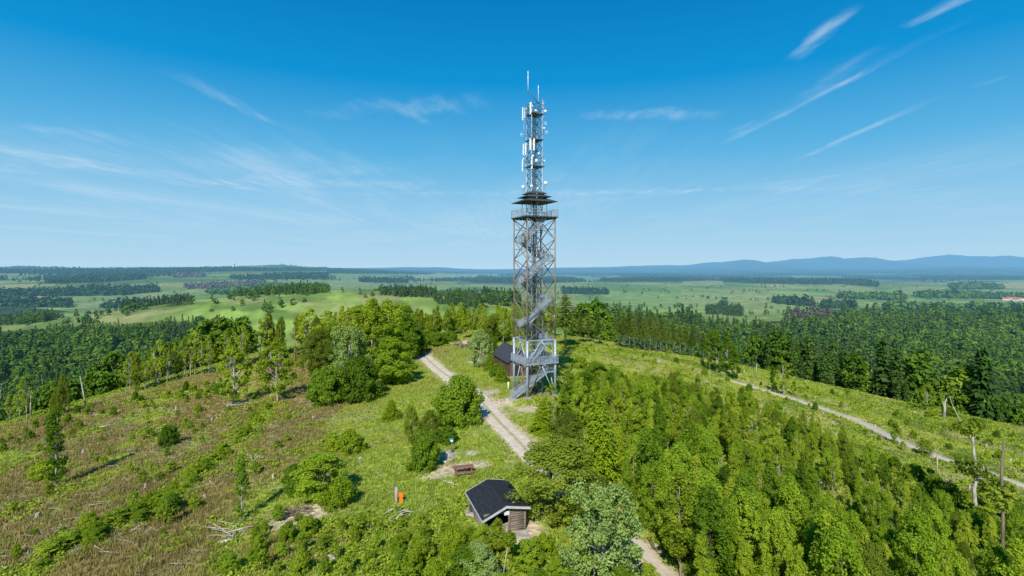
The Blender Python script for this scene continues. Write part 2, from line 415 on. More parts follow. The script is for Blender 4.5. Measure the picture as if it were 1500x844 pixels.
    cf = mix(cf, np.array([.34, .33, .15]), bmp*sstep(.56, .68, fbm(x/55+19, y/22+7, 4))*.55)
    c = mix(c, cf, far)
    return c, np.clip(bw, 0, 1)

# ------------------------------------------------------------------ ground
def ground():
    ang = np.concatenate([np.linspace(-180, -58, 60, endpoint=False), np.linspace(-58, 58, 880), np.linspace(58, 180, 61)[1:-1]])
    rad = np.concatenate([[0.5, 6, 12, 18, 23], np.exp(np.linspace(math.log(27), math.log(26000), 760))])
    A, Rr = np.meshgrid(np.radians(ang), rad)
    x = (Rr*np.sin(A)).ravel(); y = (Rr*np.cos(A)).ravel()
    z = H(x, y)
    c, _ = zone(x, y)
    na, nr = len(ang), len(rad)
    i = np.arange(nr-1)[:, None]*na; j = np.arange(na)[None, :]; j2 = (j+1) % na
    f = np.stack([i+j, i+j2, i+na+j2, i+na+j], -1).reshape(-1, 4)[:, ::-1]
    m, t, out = nt('ground_cover')
    at = N(t, 'Attribute', attribute_name='albedo'); geo = N(t, 'NewGeometry')
    n1 = N(t, 'TexNoise', i_Scale=1.9, i_Detail=5.0); t.links.new(geo.outputs['Position'], n1.inputs['Vector'])
    n2 = N(t, 'TexNoise', i_Scale=.022, i_Detail=6.0, i_Roughness=.65); t.links.new(geo.outputs['Position'], n2.inputs['Vector'])
    v1 = ramp(t, n1.outputs['Fac'], [(.3, (.55, .55, .5)), (.7, (1.4, 1.38, 1.3))])
    v2 = ramp(t, n2.outputs['Fac'], [(.32, (.66, .72, .7)), (.68, (1.3, 1.22, 1.25))])
    c1 = mixc(t, 1.0, mixc(t, 1.0, at.outputs['Color'], v1, 'MULTIPLY'), v2, 'MULTIPLY')
    p = N(t, 'BsdfPrincipled'); p.inputs['Roughness'].default_value = .95; p.inputs['Specular IOR Level'].default_value = .1
    t.links.new(c1, p.inputs['Base Color'])
    b = N(t, 'Bump'); b.inputs['Strength'].default_value = .7; b.inputs['Distance'].default_value = .25
    t.links.new(n1.outputs['Fac'], b.inputs['Height']); t.links.new(b.outputs[0], p.inputs['Normal'])
    add_painted_haze(t, p.outputs[0], out)
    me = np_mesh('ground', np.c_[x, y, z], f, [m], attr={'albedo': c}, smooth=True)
    tag(link('ground', me), kind='structure')
ground()

def strip(name, pts, hw, mat, lift, seed):
    P = np.array(pts); seg = np.hypot(*(P[1:]-P[:-1]).T); s = np.concatenate([[0], np.cumsum(seg)])
    n = int(s[-1]/.6); q = np.linspace(0, s[-1], n)
    k = np.ones(9)/9
    X = np.interp(q, s, P[:, 0]); Y = np.interp(q, s, P[:, 1])
    X = np.convolve(np.pad(X, 4, 'edge'), k, 'valid'); Y = np.convolve(np.pad(Y, 4, 'edge'), k, 'valid')
    tx = np.gradient(X); ty = np.gradient(Y); L = np.hypot(tx, ty); nx, ny = -ty/L, tx/L
    m = 9; v = []; 
    for c in np.linspace(-1, 1, m):
        w = hw*(1+.30*(fbm(q/2.5+seed+(7 if c > 0 else 0), q*0+seed, 3)-.5)*2)
        v.append(np.c_[X+nx*w*c, Y+ny*w*c])
    v = np.stack(v, 1).reshape(-1, 2)
    z = H(v[:, 0], v[:, 1])+lift
    edge = np.tile((np.abs(np.linspace(-1, 1, m)) > .99), n); z = z-edge*(lift+.05)
    i = np.arange(n-1)[:, None]*m; j = np.arange(m-1)[None, :]
    f = np.stack([i+j, i+j+1, i+m+j+1, i+m+j], -1).reshape(-1, 4)[:, ::-1]
    u = np.tile(np.linspace(-1, 1, m), n)
    me = np_mesh(name, np.c_[v, z], f, [mat], smooth=True, attr={'across': u.astype(np.float32)})
    return tag(link(name, me), kind='structure')
def gravel_mat(name, ca, cb, strip_w):
    m, t, out = nt(name); geo = N(t, 'NewGeometry'); at = N(t, 'Attribute', attribute_name='across')
    n = N(t, 'TexNoise', i_Scale=1.1, i_Detail=8.0, i_Roughness=.7); t.links.new(geo.outputs['Position'], n.inputs['Vector'])
    c = ramp(t, n.outputs['Fac'], [(.3, ca), (.7, cb)])
    n2 = N(t, 'TexNoise', i_Scale=.9, i_Detail=6.0, i_Roughness=.75); t.links.new(geo.outputs['Position'], n2.inputs['Vector'])
    a = math_n(t, 'ABSOLUTE', at.outputs['Fac'])
    mid = math_n(t, 'SUBTRACT', math_n(t, 'MULTIPLY', n2.outputs['Fac'], strip_w), math_n(t, 'MULTIPLY', a, 1.6))
    edge = math_n(t, 'ADD', math_n(t, 'MULTIPLY', math_n(t, 'SUBTRACT', a, .86), 4.0), math_n(t, 'MULTIPLY', math_n(t, 'SUBTRACT', n2.outputs['Fac'], .5), 3.0))
    g = math_n(t, 'MAXIMUM', math_n(t, 'MULTIPLY', mid, 3.0), edge)
    g2 = N(t, 'Clamp'); t.links.new(g, g2.inputs[0])
    c2 = mixc(t, g2.outputs[0], c, (.33, .35, .09))
    p = N(t, 'BsdfPrincipled', i_Roughness=.95); p.inputs['Specular IOR Level'].default_value = .1
    t.links.new(c2, p.inputs['Base Color'])
    b = N(t, 'Bump', i_Strength=.5, i_Distance=.08); t.links.new(n.outputs['Fac'], b.inputs['Height']); t.links.new(b.outputs[0], p.inputs['Normal'])
    t.links.new(p.outputs[0], out.inputs['Surface']); return m
strip('gravel_track', TRACK, 1.75, gravel_mat('gravel', (.52, .43, .32), (.80, .68, .53), .62), .05, 3)
strip('gravel_path', PATH, .78, gravel_mat('pale_gravel', (.44, .38, .30), (.62, .54, .44), .55), .16, 11)

# ------------------------------------------------------------------ plants
def leaf_cards(cent, nrm, size, aspect=1.5):
    """diamond leaves: cent (n,3), nrm (n,3), size (n,)"""
    n = len(cent); up = rng.normal(size=(n, 3))
    a = np.cross(nrm, up); a /= np.linalg.norm(a, axis=1, keepdims=True)+1e-9
    b = np.cross(nrm, a); b /= np.linalg.norm(b, axis=1, keepdims=True)+1e-9
    s = size[:, None]
    fold = nrm*s*.18
    v = np.stack([cent-a*s*aspect*.5, cent-b*s*.5+fold, cent+a*s*aspect*.5, cent+b*s*.5+fold], 1).reshape(-1, 3)
    return v, np.arange(4*n).reshape(n, 4)
def rnd_dir(n):
    d = rng.normal(size=(n, 3)); return d/np.linalg.norm(d, axis=1, keepdims=True)
def prof_oval(t): return np.sin(np.pi*np.clip(t, 0, 1)**.75)**.65
def prof_slim(t): return (1-t)**.55*np.minimum(1, t*5+.35)
def prof_dome(t): return np.sqrt(np.maximum(0, 1-t**2.2))
def broadleaf(h, w, base, nc, nl, leaf, prof, clump=.30, trunk_r=.1, lean=.04, hollow=.35, multi=1, limb_n=None, flat=.75, gap=0.0):
    """returns trunk MB, crown (v, f, tone): a tapered trunk, limbs, and clumps of leaves round the limb ends"""
    tb = MB(); V = []; FF = []; T = []; nv = 0
    R0 = w/2; tops = []
    stems = []
    for k in range(multi):
        a = rng.uniform(0, 6.28); sp = (0 if multi == 1 else R0*.35)
        top = np.array([math.cos(a)*sp+rng.normal()*lean*h, math.sin(a)*sp+rng.normal()*lean*h, h*(.93 if k == 0 else rng.uniform(.7, .92))])
        st = np.array([math.cos(a)*.12*(multi > 1), math.sin(a)*.12*(multi > 1), -.25])
        pts = []; off = rng.normal(size=3)*.02*h; off[2] = 0
        for t in np.linspace(0, 1, 7): pts.append(st+(top-st)*t+off*math.sin(t*math.pi)+np.r_[rng.normal(size=2)*.006*h*(t > 0), 0])
        stems.append(pts)
        tb.tube(pts, [trunk_r*(1.25 if i == 0 else 1)*(1-.88*i/6) for i in range(7)], 7)
    def on(pts, t):
        t = min(max(t, 0), .999)*(len(pts)-1); i = int(t); return pts[i]+(pts[i+1]-pts[i])*(t-i)
    ncl = 0
    for k in range(nc):
        t = rng.uniform(0, 1)**.9; z = h*(base+(1-base)*t)
        rr = R0*prof(np.array(t))*(hollow+(1-hollow)*math.sqrt(rng.uniform()))*rng.uniform(.8, 1.1)
        a = rng.uniform(0, 6.28)
        st = stems[k % multi]; ax = on(st, z/h)
        c = np.array([ax[0]+math.cos(a)*rr, ax[1]+math.sin(a)*rr, z])
        cs = clump*R0*rng.uniform(.65, 1.25)
        if gap and vnoise(np.array([a*1.1+h]), np.array([t*4+w]))[0] < gap: continue
        if ncl < (limb_n or 14) and rr > .2*R0:
            p0 = on(st, max(.12, z/h-.16*rng.uniform(.6, 1.3)))
            mid = (p0+c)/2+np.array([0, 0, .08*rr])
            tb.tube([p0, mid, c], [trunk_r*.36, trunk_r*.22, trunk_r*.07], 5); ncl += 1
        n = max(3, int(nl*rng.uniform(.6, 1.3)))
        d = rnd_dir(n); rad = rng.uniform(.25, 1, n)**.6
        pt = c+d*rad[:, None]*np.array([cs, cs, cs*flat])
        out = pt-np.array([ax[0], ax[1], h*(base+(1-base)*.45)]); out /= np.linalg.norm(out, axis=1, keepdims=True)+1e-6
        nr = d*.55+out*.55+np.array([0, 0, .28])+rng.normal(size=(n, 3))*.6
        nr /= np.linalg.norm(nr, axis=1, keepdims=True)
        v, f = leaf_cards(pt, nr, leaf*rng.uniform(.65, 1.3, n))
        tone = np.clip(rng.normal(.5, .16)+rng.normal(size=n)*.14, 0, 1)
        V.append(v); FF.append(f+nv); nv += len(v); T.append(tone)
    return tb, (np.concatenate(V), np.concatenate(FF), np.concatenate(T))
def conifer(h, w, base, levels, leaf, trunk_r=.12, per=8, seg=5, droop=.22, wild=.15, cone=.85):
    tb = MB(); V = []; FF = []; T = []; nv = 0
    tb.tube([(0, 0, -.25), (rng.normal()*.01*h, rng.normal()*.01*h, h*.5), (0, 0, h*.98)], [trunk_r, trunk_r*.6, trunk_r*.08], 7)
    for L in range(levels):
        t = (L+rng.uniform(-.3, .3))/levels; t = min(max(t, 0), .985)
        z0 = h*(base+(1-base)*t); Rl = w/2*((1-t)**cone)*rng.uniform(1-wild, 1+wild)+.03*w
        nb = max(4, int(per*(.55+.45*(1-t))))
        a0 = rng.uniform(0, 6.28)
        for b in range(nb):
            a = a0+6.28*b/nb+rng.normal()*.15; Lb = Rl*rng.uniform(.7, 1.12)
            dr = np.array([math.cos(a), math.sin(a), 0]); sd = np.array([-dr[1], dr[0], 0])
            ns = max(2, int(seg*(.4+.6*(1-t))))
            s = (np.arange(ns)+.6)/ns
            pt = dr*(s*Lb)[:, None]; pt[:, 2] = z0+.10*Lb*np.sin(s*2.2)-droop*Lb*s*s*(1-.6*t)
            # twigs on both sides of the branch, hanging a little
            for sg in (-1, 0, 1):
                n = ns; sz = leaf*rng.uniform(.7, 1.25, n)*(1-.25*s)
                c = pt+sd*(sg*sz*.55)[:, None]+rng.normal(size=(n, 3))*leaf*.12
                nr = np.array([0, 0, 1.0])+dr*.35+sd*sg*.45+rng.normal(size=(n, 3))*.3
                nr /= np.linalg.norm(nr, axis=1, keepdims=True)
                ax = dr*.8+sd*sg*.7+np.array([0, 0, -.15*abs(sg)])+rng.normal(size=(n, 3))*.12
                ax = ax-nr*np.sum(ax*nr, 1, keepdims=True); ax /= np.linalg.norm(ax, axis=1, keepdims=True)
                bx = np.cross(nr, ax); q = sz[:, None]
                v = np.stack([c-ax*q*.75, c-bx*q*.34, c+ax*q*.85, c+bx*q*.34], 1).reshape(-1, 3)
                V.append(v); FF.append(np.arange(4*n).reshape(n, 4)+nv); nv += 4*n
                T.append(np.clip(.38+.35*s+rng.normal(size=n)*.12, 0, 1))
    return tb, (np.concatenate(V), np.concatenate(FF), np.concatenate(T))
def mb_mesh(tb, name, mat):
    me = bpy.data.meshes.new(name); me.from_pydata(tb.v, [], tb.f); me.materials.append(mat)
    me.polygons.foreach_set('use_smooth', np.ones(len(me.polygons), bool)); me.update(); return me
def two_part(gen, bark, leaf):
    tb, (v, f, t) = gen
    return mb_mesh(tb, 'trunk', bark), np_mesh('crown', v, f, [leaf], attr={'tone': t})
def one_part(gen, bark, leaf, name):
    """trunk and crown in one mesh for trees that are only a few pixels wide"""
    tb, (v, f, t) = gen
    me = bpy.data.meshes.new(name)
    nt_ = len(tb.v); allv = np.concatenate([np.array(tb.v), v])
    faces = list(tb.f)+[tuple(int(i)+nt_ for i in q) for q in f]
    me.from_pydata([tuple(p) for p in allv], [], faces)
    me.materials.append(bark); me.materials.append(leaf)
    me.polygons.foreach_set('material_index', np.r_[np.zeros(len(tb.f)), np.ones(len(f))].astype(np.int32))
    a = me.attributes.new('tone', 'FLOAT', 'FACE'); a.data.foreach_set('value', np.r_[np.zeros(len(tb.f)), t].astype(np.float32))
    me.update(); return me
def plant(kind, name, p, h, w=None, label=None, cat=None, group=None, k=None, rz=None, sink=0.0):
    """a tree or bush of one kind as an Empty with trunk and crown; h and w are its height and width in metres"""
    lst = KIND[kind]; i = k if k is not None else int(rng.integers(len(lst)))
    tm, cm, h0, w0 = lst[i % len(lst)]
    e = empty(name, (p[0], p[1], p[2]-sink), rz if rz is not None else rng.uniform(0, 6.28), label, cat, group)
    sz = h/h0; sx = (w/w0) if w else sz*rng.uniform(.88, 1.12)
    e.scale = (sx, sx, sz)
    a = link('trunk', tm, e); b = link('crown', cm, e)
    return e
KIND = {}
def kind(name, n, fn, bark, leaf, h0, w0):
    KIND[name] = [(*two_part(fn(i), M[bark], M[leaf]), h0, w0) for i in range(n)]
kind('birch', 9, lambda i: broadleaf(8, 3.0, (.08, .26, .14)[i % 3], 190, 74, .12, prof_slim if i % 3 else prof_oval, .20, .075, .02, .2, 1, 22, 1.25, .28), 'bark_white', 'birch_leaf', 8, 3.2)
kind('leafy', 5, lambda i: broadleaf(7, 3.9, .06, 170, 104, .13, prof_oval, .23, .10, .03, .35, 2, 20, 1.1, .22), 'bark_brown', 'bright_leaf', 7, 3.9)
kind('aspen', 4, lambda i: broadleaf(8, 3.1, .06, 170, 90, .13, prof_slim if i % 2 else prof_oval, .25, .09, .03, .3, 1, 20, 1.1, .18), 'bark_brown', 'deep_leaf', 8, 3.3)
kind('bush', 4, lambda i: broadleaf(3, 3.4, .02, 150, 90, .12, prof_dome, .22, .06, .02, .55, 3, 12, .9), 'bark_brown', 'deep_leaf', 3, 3.4)
kind('yellow_bush', 3, lambda i: broadleaf(2, 2.6, .02, 90, 80, .09, prof_dome, .24, .04, .02, .5, 3, 8, .9), 'bark_brown', 'spruce_leaf', 2, 2.6)
kind('olive', 3, lambda i: broadleaf(8, 5.2, .10, 230, 130, .115, prof_oval, .20, .13, .03, .4, 2, 22, .95, .2), 'bark_brown', 'olive_leaf', 8, 5.2)
kind('silver', 3, lambda i: broadleaf(6, 4.4, .06, 230, 92, .11, prof_oval, .17, .09, .03, .4, 3, 24, 1.1, .32), 'bark_pale', 'silver_leaf', 6, 4.4)
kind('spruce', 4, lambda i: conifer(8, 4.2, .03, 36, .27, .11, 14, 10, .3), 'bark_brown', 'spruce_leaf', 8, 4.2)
kind('pole_birch', 4, lambda i: broadleaf(9, 2.0, .10, 80, 62, .15, prof_slim, .34, .10, .015, .25, 1, 24, 1.0, .34), 'bark_pale', 'deep_leaf', 9, 2.0)
kind('airy', 5, lambda i: broadleaf(9, 3.6, .34, 84, 52, .16, prof_oval, .18, .11, .03, .3, 1, 24, .9, .32), 'bark_white', 'birch_leaf', 9, 3.6)
kind('oak', 3, lambda i: broadleaf(7, 5.0, .16, 110, 84, .17, prof_oval, .18, .16, .03, .35, 1, 28, .8, .3), 'bark_pale', 'birch_leaf', 7, 5.0)
kind('sapling', 4, lambda i: broadleaf(2.2, 1.1, .06, 40, 40, .10, prof_oval, .32, .025, .03, .2, 1, 6, 1.0, .1), 'bark_brown', 'shrub_leaf', 2.2, 1.1)
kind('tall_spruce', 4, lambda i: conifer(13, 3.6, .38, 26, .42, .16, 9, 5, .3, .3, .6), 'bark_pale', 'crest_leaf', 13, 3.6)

def place_px(kind, name, px, py, hp, wp, label, cat, group=None, k=None, sink=0.0):
    """stand a plant at the ground point seen at px, py; hp, wp = its height and width in photo pixels"""
    p = G(px, py); s = F/p.y
    return plant(kind, name, p, hp/s, wp/s if wp else None, label, cat, group, k, sink=sink)
exec_later = []

# ------------------------------------------------------------------ lookout tower
TZ = H1(*TWR); TROT = R(24.5)
tower = empty('lookout_tower', (TWR[0], TWR[1], TZ), TROT, 'tall steel lattice lookout tower with zigzag stairs, roofed viewing platform and antenna mast', 'tower')
def TL(px, py, dy=0.0):
    """tower-local point for a photo position, dy metres behind the tower axis"""
    d = TWR[1]+dy; dx = (px-CX)/F*d-TWR[0]; z = CAMZ-(py-HY)/F*d-TZ
    c, s = math.cos(-TROT), math.sin(-TROT)
    return Vector((dx*c-dy*s, dx*s+dy*c, z))
S = 2.6; ZB, ZR, ZP = 5.6, 9.5, 30.0
CORN = [(-S, -S), (S, -S), (S, S), (-S, S)]
for cx_, cy_ in CORN:
    MB().tube([(cx_, cy_, -.4), (cx_, cy_, ZR)], .21, 12).build('column', M['galv'], tower, True)
    MB().tube([(cx_, cy_, ZR), (cx_, cy_, ZP-.25)], .125, 8).build('leg', M['rust'], tower, True)
    MB().box((cx_, cy_, .02), (1.0, 1.0, .5)).build('footing', M['concrete'], tower)
lev = np.linspace(ZR, ZP-.3, 7)
for i in range(4):
    a = Vector((*CORN[i], 0)); b = Vector((*CORN[(i+1) % 4], 0)); dirn = (b-a).normalized(); nrm = Vector((dirn.y, -dirn.x, 0))
    for k in range(6):
        z0, z1 = lev[k], lev[k+1]
        o1, o2 = nrm*.05, nrm*-.05
        m1, m2 = ('rust', 'brace_dark') if i in (0, 3) else ('brace_dark', 'rust')
        MB().beam(a+Vector((0, 0, z1))+o1, b+Vector((0, 0, z0))+o1, .10, .10).build('diagonal_brace', M[m1], tower)
        MB().beam(a+Vector((0, 0, z0))+o2, b+Vector((0, 0, z1))+o2, .11, .11).build('diagonal_brace', M[m2], tower)
        zm = (z0+z1)/2
        MB().beam(a+Vector((0, 0, zm)), b+Vector((0, 0, zm)), .05, .05).build('horizontal_brace', M['brace_dark'], tower)
    MB().beam(a+Vector((0, 0, ZR)), b+Vector((0, 0, ZR)), .16, .16).build('ring_beam', M['galv'], tower)
    MB().beam(a+Vector((0, 0, ZR-.6)), b+Vector((0, 0, ZR-.6)), .06, .06).build('ring_beam', M['galv'], tower)
    mid = (a+b)/2
    for e in (a, b):
        q = e+(mid-e)*.06
        MB().tube([mid+Vector((0, 0, ZB-.15)), q+Vector((0, 0, .3))], .10, 8).build('prop', M['rust' if (e == a) == (i == 0) else 'galv'], tower, True)
        MB().tube([mid+Vector((0, 0, ZR-.1)), q+Vector((0, 0, ZB+.2))], .085, 8).build('prop', M['galv'], tower, True)
def railing(name, a, b, h, parent, mat, sp=.14, sheet=True):
    """a guard rail from a to b (3-D points at floor level)"""
    a = Vector(a); b = Vector(b); L = (b-a).length; m = MB(); up = Vector((0, 0, h))
    m.beam(a+up, b+up, .06, .06); m.beam(a+up*.12, b+up*.12, .035, .035); m.beam(a+up*.55, b+up*.55, .025, .025)
    n = max(1, int(round(L/1.3)))
    for i in range(n+1):
        p = a+(b-a)*i/n; m.beam(p-Vector((0, 0, .1)), p+up, .055, .055)
    n = int(L/sp)
    for i in range(1, n):
        p = a+(b-a)*i/n; m.beam(p+up*.12, p+up*.97, .018, .03 if sheet else .018)
    return m.build(name, mat, parent)
def ring_floor(name, outer, inner, z, th, mat, parent):
    m = MB(); w = outer-inner; c = (outer+inner)/2
    m.box((0, -c, z), (2*outer, w, th)); m.box((0, c, z), (2*outer, w, th))
    m.box((-c, 0, z), (w, 2*inner-.004, th)); m.box((c, 0, z), (w, 2*inner-.004, th))
    return m.build(name, mat, parent)
# lower balcony
bal = ring_floor('balcony', 3.05, 1.75, ZB, .14, M['galv'], tower)
for i in range(4):
    q = [(-3.0, -3.0), (3.0, -3.0), (3.0, 3.0), (-3.0, 3.0)]
    railing('railing', (*q[i], ZB+.07), (*q[(i+1) % 4], ZB+.07), 1.15, bal, M['galv'], .10)
# viewing platform
pl = ring_floor('viewing_platform', 3.0, 1.15, ZP, .16, M['galv_dark'], tower)
for i in range(4):
    q = [(-2.95, -2.95), (2.95, -2.95), (2.95, 2.95), (-2.95, 2.95)]
    railing('railing', (*q[i], ZP+.08), (*q[(i+1) % 4], ZP+.08), 1.2, pl, M['galv'], .17, False)
for k in range(9):
    x = -2.7+k*.675
    MB().box((x, 0, ZP-.19), (.1, 5.9, .2)).build('floor_joist', M['galv_dark'], pl)
# roof in three stepped tiers round the mast
roof = empty('roof', (0, 0, 0)); roof.parent = tower
for (o, i_, z0, z1) in ((2.95, 1.5, 32.55, 33.15), (2.2, 1.25, 33.42, 33.8), (1.58, 1.05, 34.0, 34.3)):
    m = MB(); th = .07
    for k in range(4):
        c, s = math.cos(k*math.pi/2), math.sin(k*math.pi/2)
        def rt(x, y, z): return (x*c-y*s, x*s+y*c, z)
        vs = [rt(-o, -o, z0), rt(o, -o, z0), rt(i_, -i_, z1), rt(-i_, -i_, z1), rt(-o, -o, z0+th), rt(o, -o, z0+th), rt(i_, -i_, z1+th), rt(-i_, -i_, z1+th)]
        m.add(vs, [(3, 2, 1, 0), (4, 5, 6, 7), (0, 1, 5, 4), (2, 3, 7, 6)])
    m.build('roof_tier', M['roof_steel'], roof)
for cx_, cy_ in CORN:
    MB().tube([(cx_*.6, cy_*.6, ZP), (cx_*.6, cy_*.6, 32.9)], .05, 6).build('roof_post', M['galv_dark'], tower)
# inner mast
mast = empty('antenna_mast', (0, 0, 0)); mast.parent = tower
ZT = 49.2
mc = [(-1, -1), (1, -1), (1, 1), (-1, 1)]
for k, (a, b) in enumerate(mc):
    MB().tube([(a, b, 0), (a, b, ZT+(.8 if k == 1 else 0))], .075, 6).build('mast_leg', M['galv'], mast, True)
zs = [0, 9.5, 20, ZP, 34.4, 38.7, 43.2, 47.6, ZT]
for z0, z1 in zip(zs[:-1], zs[1:]):
    m = MB(); n = max(1, round((z1-z0)/(2.3 if z0 < 30 else 1.5)))
    for k in range(n):
        a0 = z0+(z1-z0)*k/n; a1 = z0+(z1-z0)*(k+1)/n
        for i in range(4):
            p = Vector((*mc[i], 0)); q = Vector((*mc[(i+1) % 4], 0))
            if (k+i) % 2: p, q = q, p
            m.beam(p+Vector((0, 0, a0)), q+Vector((0, 0, a1)), .06, .06)
            if z0 > 30: m.beam(q+Vector((0, 0, a0)), p+Vector((0, 0, a1)), .05, .05)
            m.beam(p+Vector((0, 0, a1)), q+Vector((0, 0, a1)), .045, .045)
    m.build('mast_lattice', M['galv_dark'], mast)
cb = MB()
for dx in (-.32, -.1, .14, .36): cb.beam((dx, .3, .5), (dx, .3, ZT-1), .13, .08)
cb.build('cable_run', M['galv_dark'], mast)
MB().tube([(.25, -.35, 8), (.25, -.35, 33)], .09, 8).build('cable_duct', M['galv'], mast, True)
MB().tube([(-.45, -.5, 8), (-.45, -.5, 33)], .10, 8).build('cable_duct', M['rust'], mast, True)
for z, o in ((47.5, 1.15), (43.2, 1.12), (38.7, 1.25)):
    m = MB()
    for i in range(9): m.box((0, -o+i*o/4, z), (2*o, .16, .05))
    m.box((-o, 0, z-.07), (.08, 2*o+.1, .09)); m.box((o, 0, z-.07), (.08, 2*o+.1, .09)); m.box((0, 0, z-.09), (.9, .9, .13))
    m.build('mast_platform', M['galv_dark'], mast)
    for i in range(4):
        q = [(-o, -o), (o, -o), (o, o), (-o, o)]
        MB().beam((*q[i], z+.9), (*q[(i+1) % 4], z+.9), .05, .05).build('guard_bar', M['brace_dark'], mast)
def outward(p):
    v = Vector((p.x, p.y, 0)); return v.normalized() if v.length > .05 else Vector((0, -1, 0))
def panel_antenna(px, y0, y1, dy, w=.30, tilt=0.0):
    a = TL(px, y1, dy); b = TL(px, y0, dy); h = (b-a).length; d = outward(a)
    e = empty('panel_antenna', a); e.parent = mast; e.rotation_euler = (0, tilt, math.atan2(d.y, d.x)+math.pi/2)
    m = MB(); n = 7; pr = [(w/2*math.cos(t), -.11*math.sin(t)) for t in np.linspace(0, math.pi, n)]
    prof = pr+[(-w/2, .06), (w/2, .06)]
    k = len(prof); vs = [(x, y, z) for z in (0, h) for x, y in prof]
    fs = [(i, (i+1) % k, k+(i+1) % k, k+i) for i in range(k)]+[tuple(range(k-1, -1, -1)), tuple(range(k, 2*k))]
    m.add([v for v in vs], fs); m.build('radome', M['white_metal'], e)
    q = MB().tube([(0, .24, -.35), (0, .24, h+.2)], .035, 6)
    for z in (.15*h, .85*h): q.box((0, .15, z), (.07, .2, .06))
    q.build('mounting_pole', M['galv'], e)
    L = max(.2, Vector((a.x, a.y, 0)).length-1.25)
    for z in (.2*h, .8*h): MB().box((0, .24+L/2, z), (.05, L, .05)).build('bracket', M['galv_dark'], e)
for args in ((765.6, 158, 176.5, -.4, .34), (768.4, 159, 173, -.2, .2), (777.2, 150, 167.5, -1.35, .34), (776.7, 203, 220, -1.45, .32), (782.2, 203, 220.5, -1.35, .32), (766.6, 211, 227.5, -.5, .26), (769.8, 210, 227, -.9, .2), (779, 230, 247.5, -1.5, .30), (765.2, 234, 251, -.4, .2, R(4))):
    panel_antenna(*args)
def dish(px, py, r, dy, face=None):
    p = TL(px, py, dy); d = outward(p)
    e = empty('dish_antenna', p); e.parent = mast
    ang = math.atan2(d.y, d.x)+math.pi/2 if face is None else face-TROT
    e.rotation_euler = (0, 0, ang)
    m = MB(); n = 14; rings = [(0, .10), (.55, .06), (.92, .0), (1, -.06), (.98, -.12)]
    vs = []; fs = []
    for (q, y) in rings:
        for k in range(n): vs.append((q*r*math.cos(6.2832*k/n), y*r*2.2, q*r*math.sin(6.2832*k/n)))
    for i in range(len(rings)-1):
        for k in range(n): fs.append((i*n+k, i*n+(k+1) % n, (i+1)*n+(k+1) % n, (i+1)*n+k))
    fs.append(tuple((len(rings)-1)*n+k for k in range(n)))
    m.add(vs, fs).build('reflector', M['white_metal'], e, True)
    MB().box((0, .22*r+.12, 0), (.12, .3, .16)).build('transceiver', M['galv'], e)
    L = max(.25, Vector((p.x, p.y, 0)).length-1.15)
    MB().tube([(0, .25+.2*r, -.5), (0, .25+.2*r, .5)], .03, 6).box((0, .25+.2*r+L/2, 0), (.045, L, .045)).build('bracket', M['galv_dark'], e)
for args in ((795.3, 152.5, .16, .2, R(10)), (799, 163, .26, .1, R(15)), (797, 188, .2, .2, R(12)), (794.6, 230, .2, .4, R(8)), (797, 236, .22, .2, R(12)), (799.3, 268.3, .34, .1, R(12)), (766, 274, .3, -.4, R(-25)), (780.5, 228.5, .2, -1.3, R(-5)), (785.5, 235.5, .3, -1.2, R(5)), (789.5, 225, .2, -.9, R(10)), (778.5, 272.5, .24, -1.35, R(-10)), (767, 233, .16, -.3, R(-20)), (784.5, 162, .18, -1.2, R(5)), (779.5, 155.5, .18, -1.2, R(0)), (788, 276, .2, -.9, R(15))):
    dish(*args)
# whips, yagis and stand-off poles
def bar_part(name, a, b, r, mat): return MB().tube([a, b], r, 6).build(name, M[mat], mast, True)
a = TL(790, 152.5, -.5); b = TL(773.5, 134.5, -.9)
bar_part('whip_arm', a, b, .07, 'galv_dark'); bar_part('whip_arm', TL(776, 158, -.9), TL(791, 149, -.6), .05, 'galv_dark')
bar_part('whip_antenna', b, TL(773.5, 104, -.9), .062, 'white_metal'); bar_part('whip_antenna', TL(788.6, 152, -.4), TL(788.6, 125, -.4), .05, 'white_metal')
bar_part('standoff_pole', TL(796.4, 147, .3), TL(796.4, 196, .3), .04, 'galv'); bar_part('standoff_pole', TL(767.4, 176, -.3), TL(767.4, 206, -.3), .035, 'galv')
bar_part('standoff_pole', TL(797, 262, .3), TL(797, 279, .3), .04, 'galv'); bar_part('standoff_pole', TL(767.4, 270, -.4), TL(767.4, 282, -.4), .04, 'galv')
for yy in (150, 163, 180, 193): bar_part('standoff_arm', TL(796.4, yy, .3), TL(791.5, yy+1, 0), .03, 'galv_dark')
for yy in (196, 203): bar_part('standoff_arm', TL(767.4, yy-14, -.3), TL(771, yy-13, 0), .03, 'galv_dark')
for (px, py, dx) in ((800.5, 180.5, 1), (802, 193.5, 1), (762.5, 197, -1)):
    m = MB(); x0 = px-dx*4
    m.beam(TL(x0, py, .2), TL(px, py, .2), .03, .03)
    for q in (0, .5, 1):
        xx = x0+(px-x0)*(.2+.8*q); m.beam(TL(xx, py-2.6, .2), TL(xx, py+2.6, .2), .03, .03)
    m.build('dipole_antenna', M['white_metal'], mast)
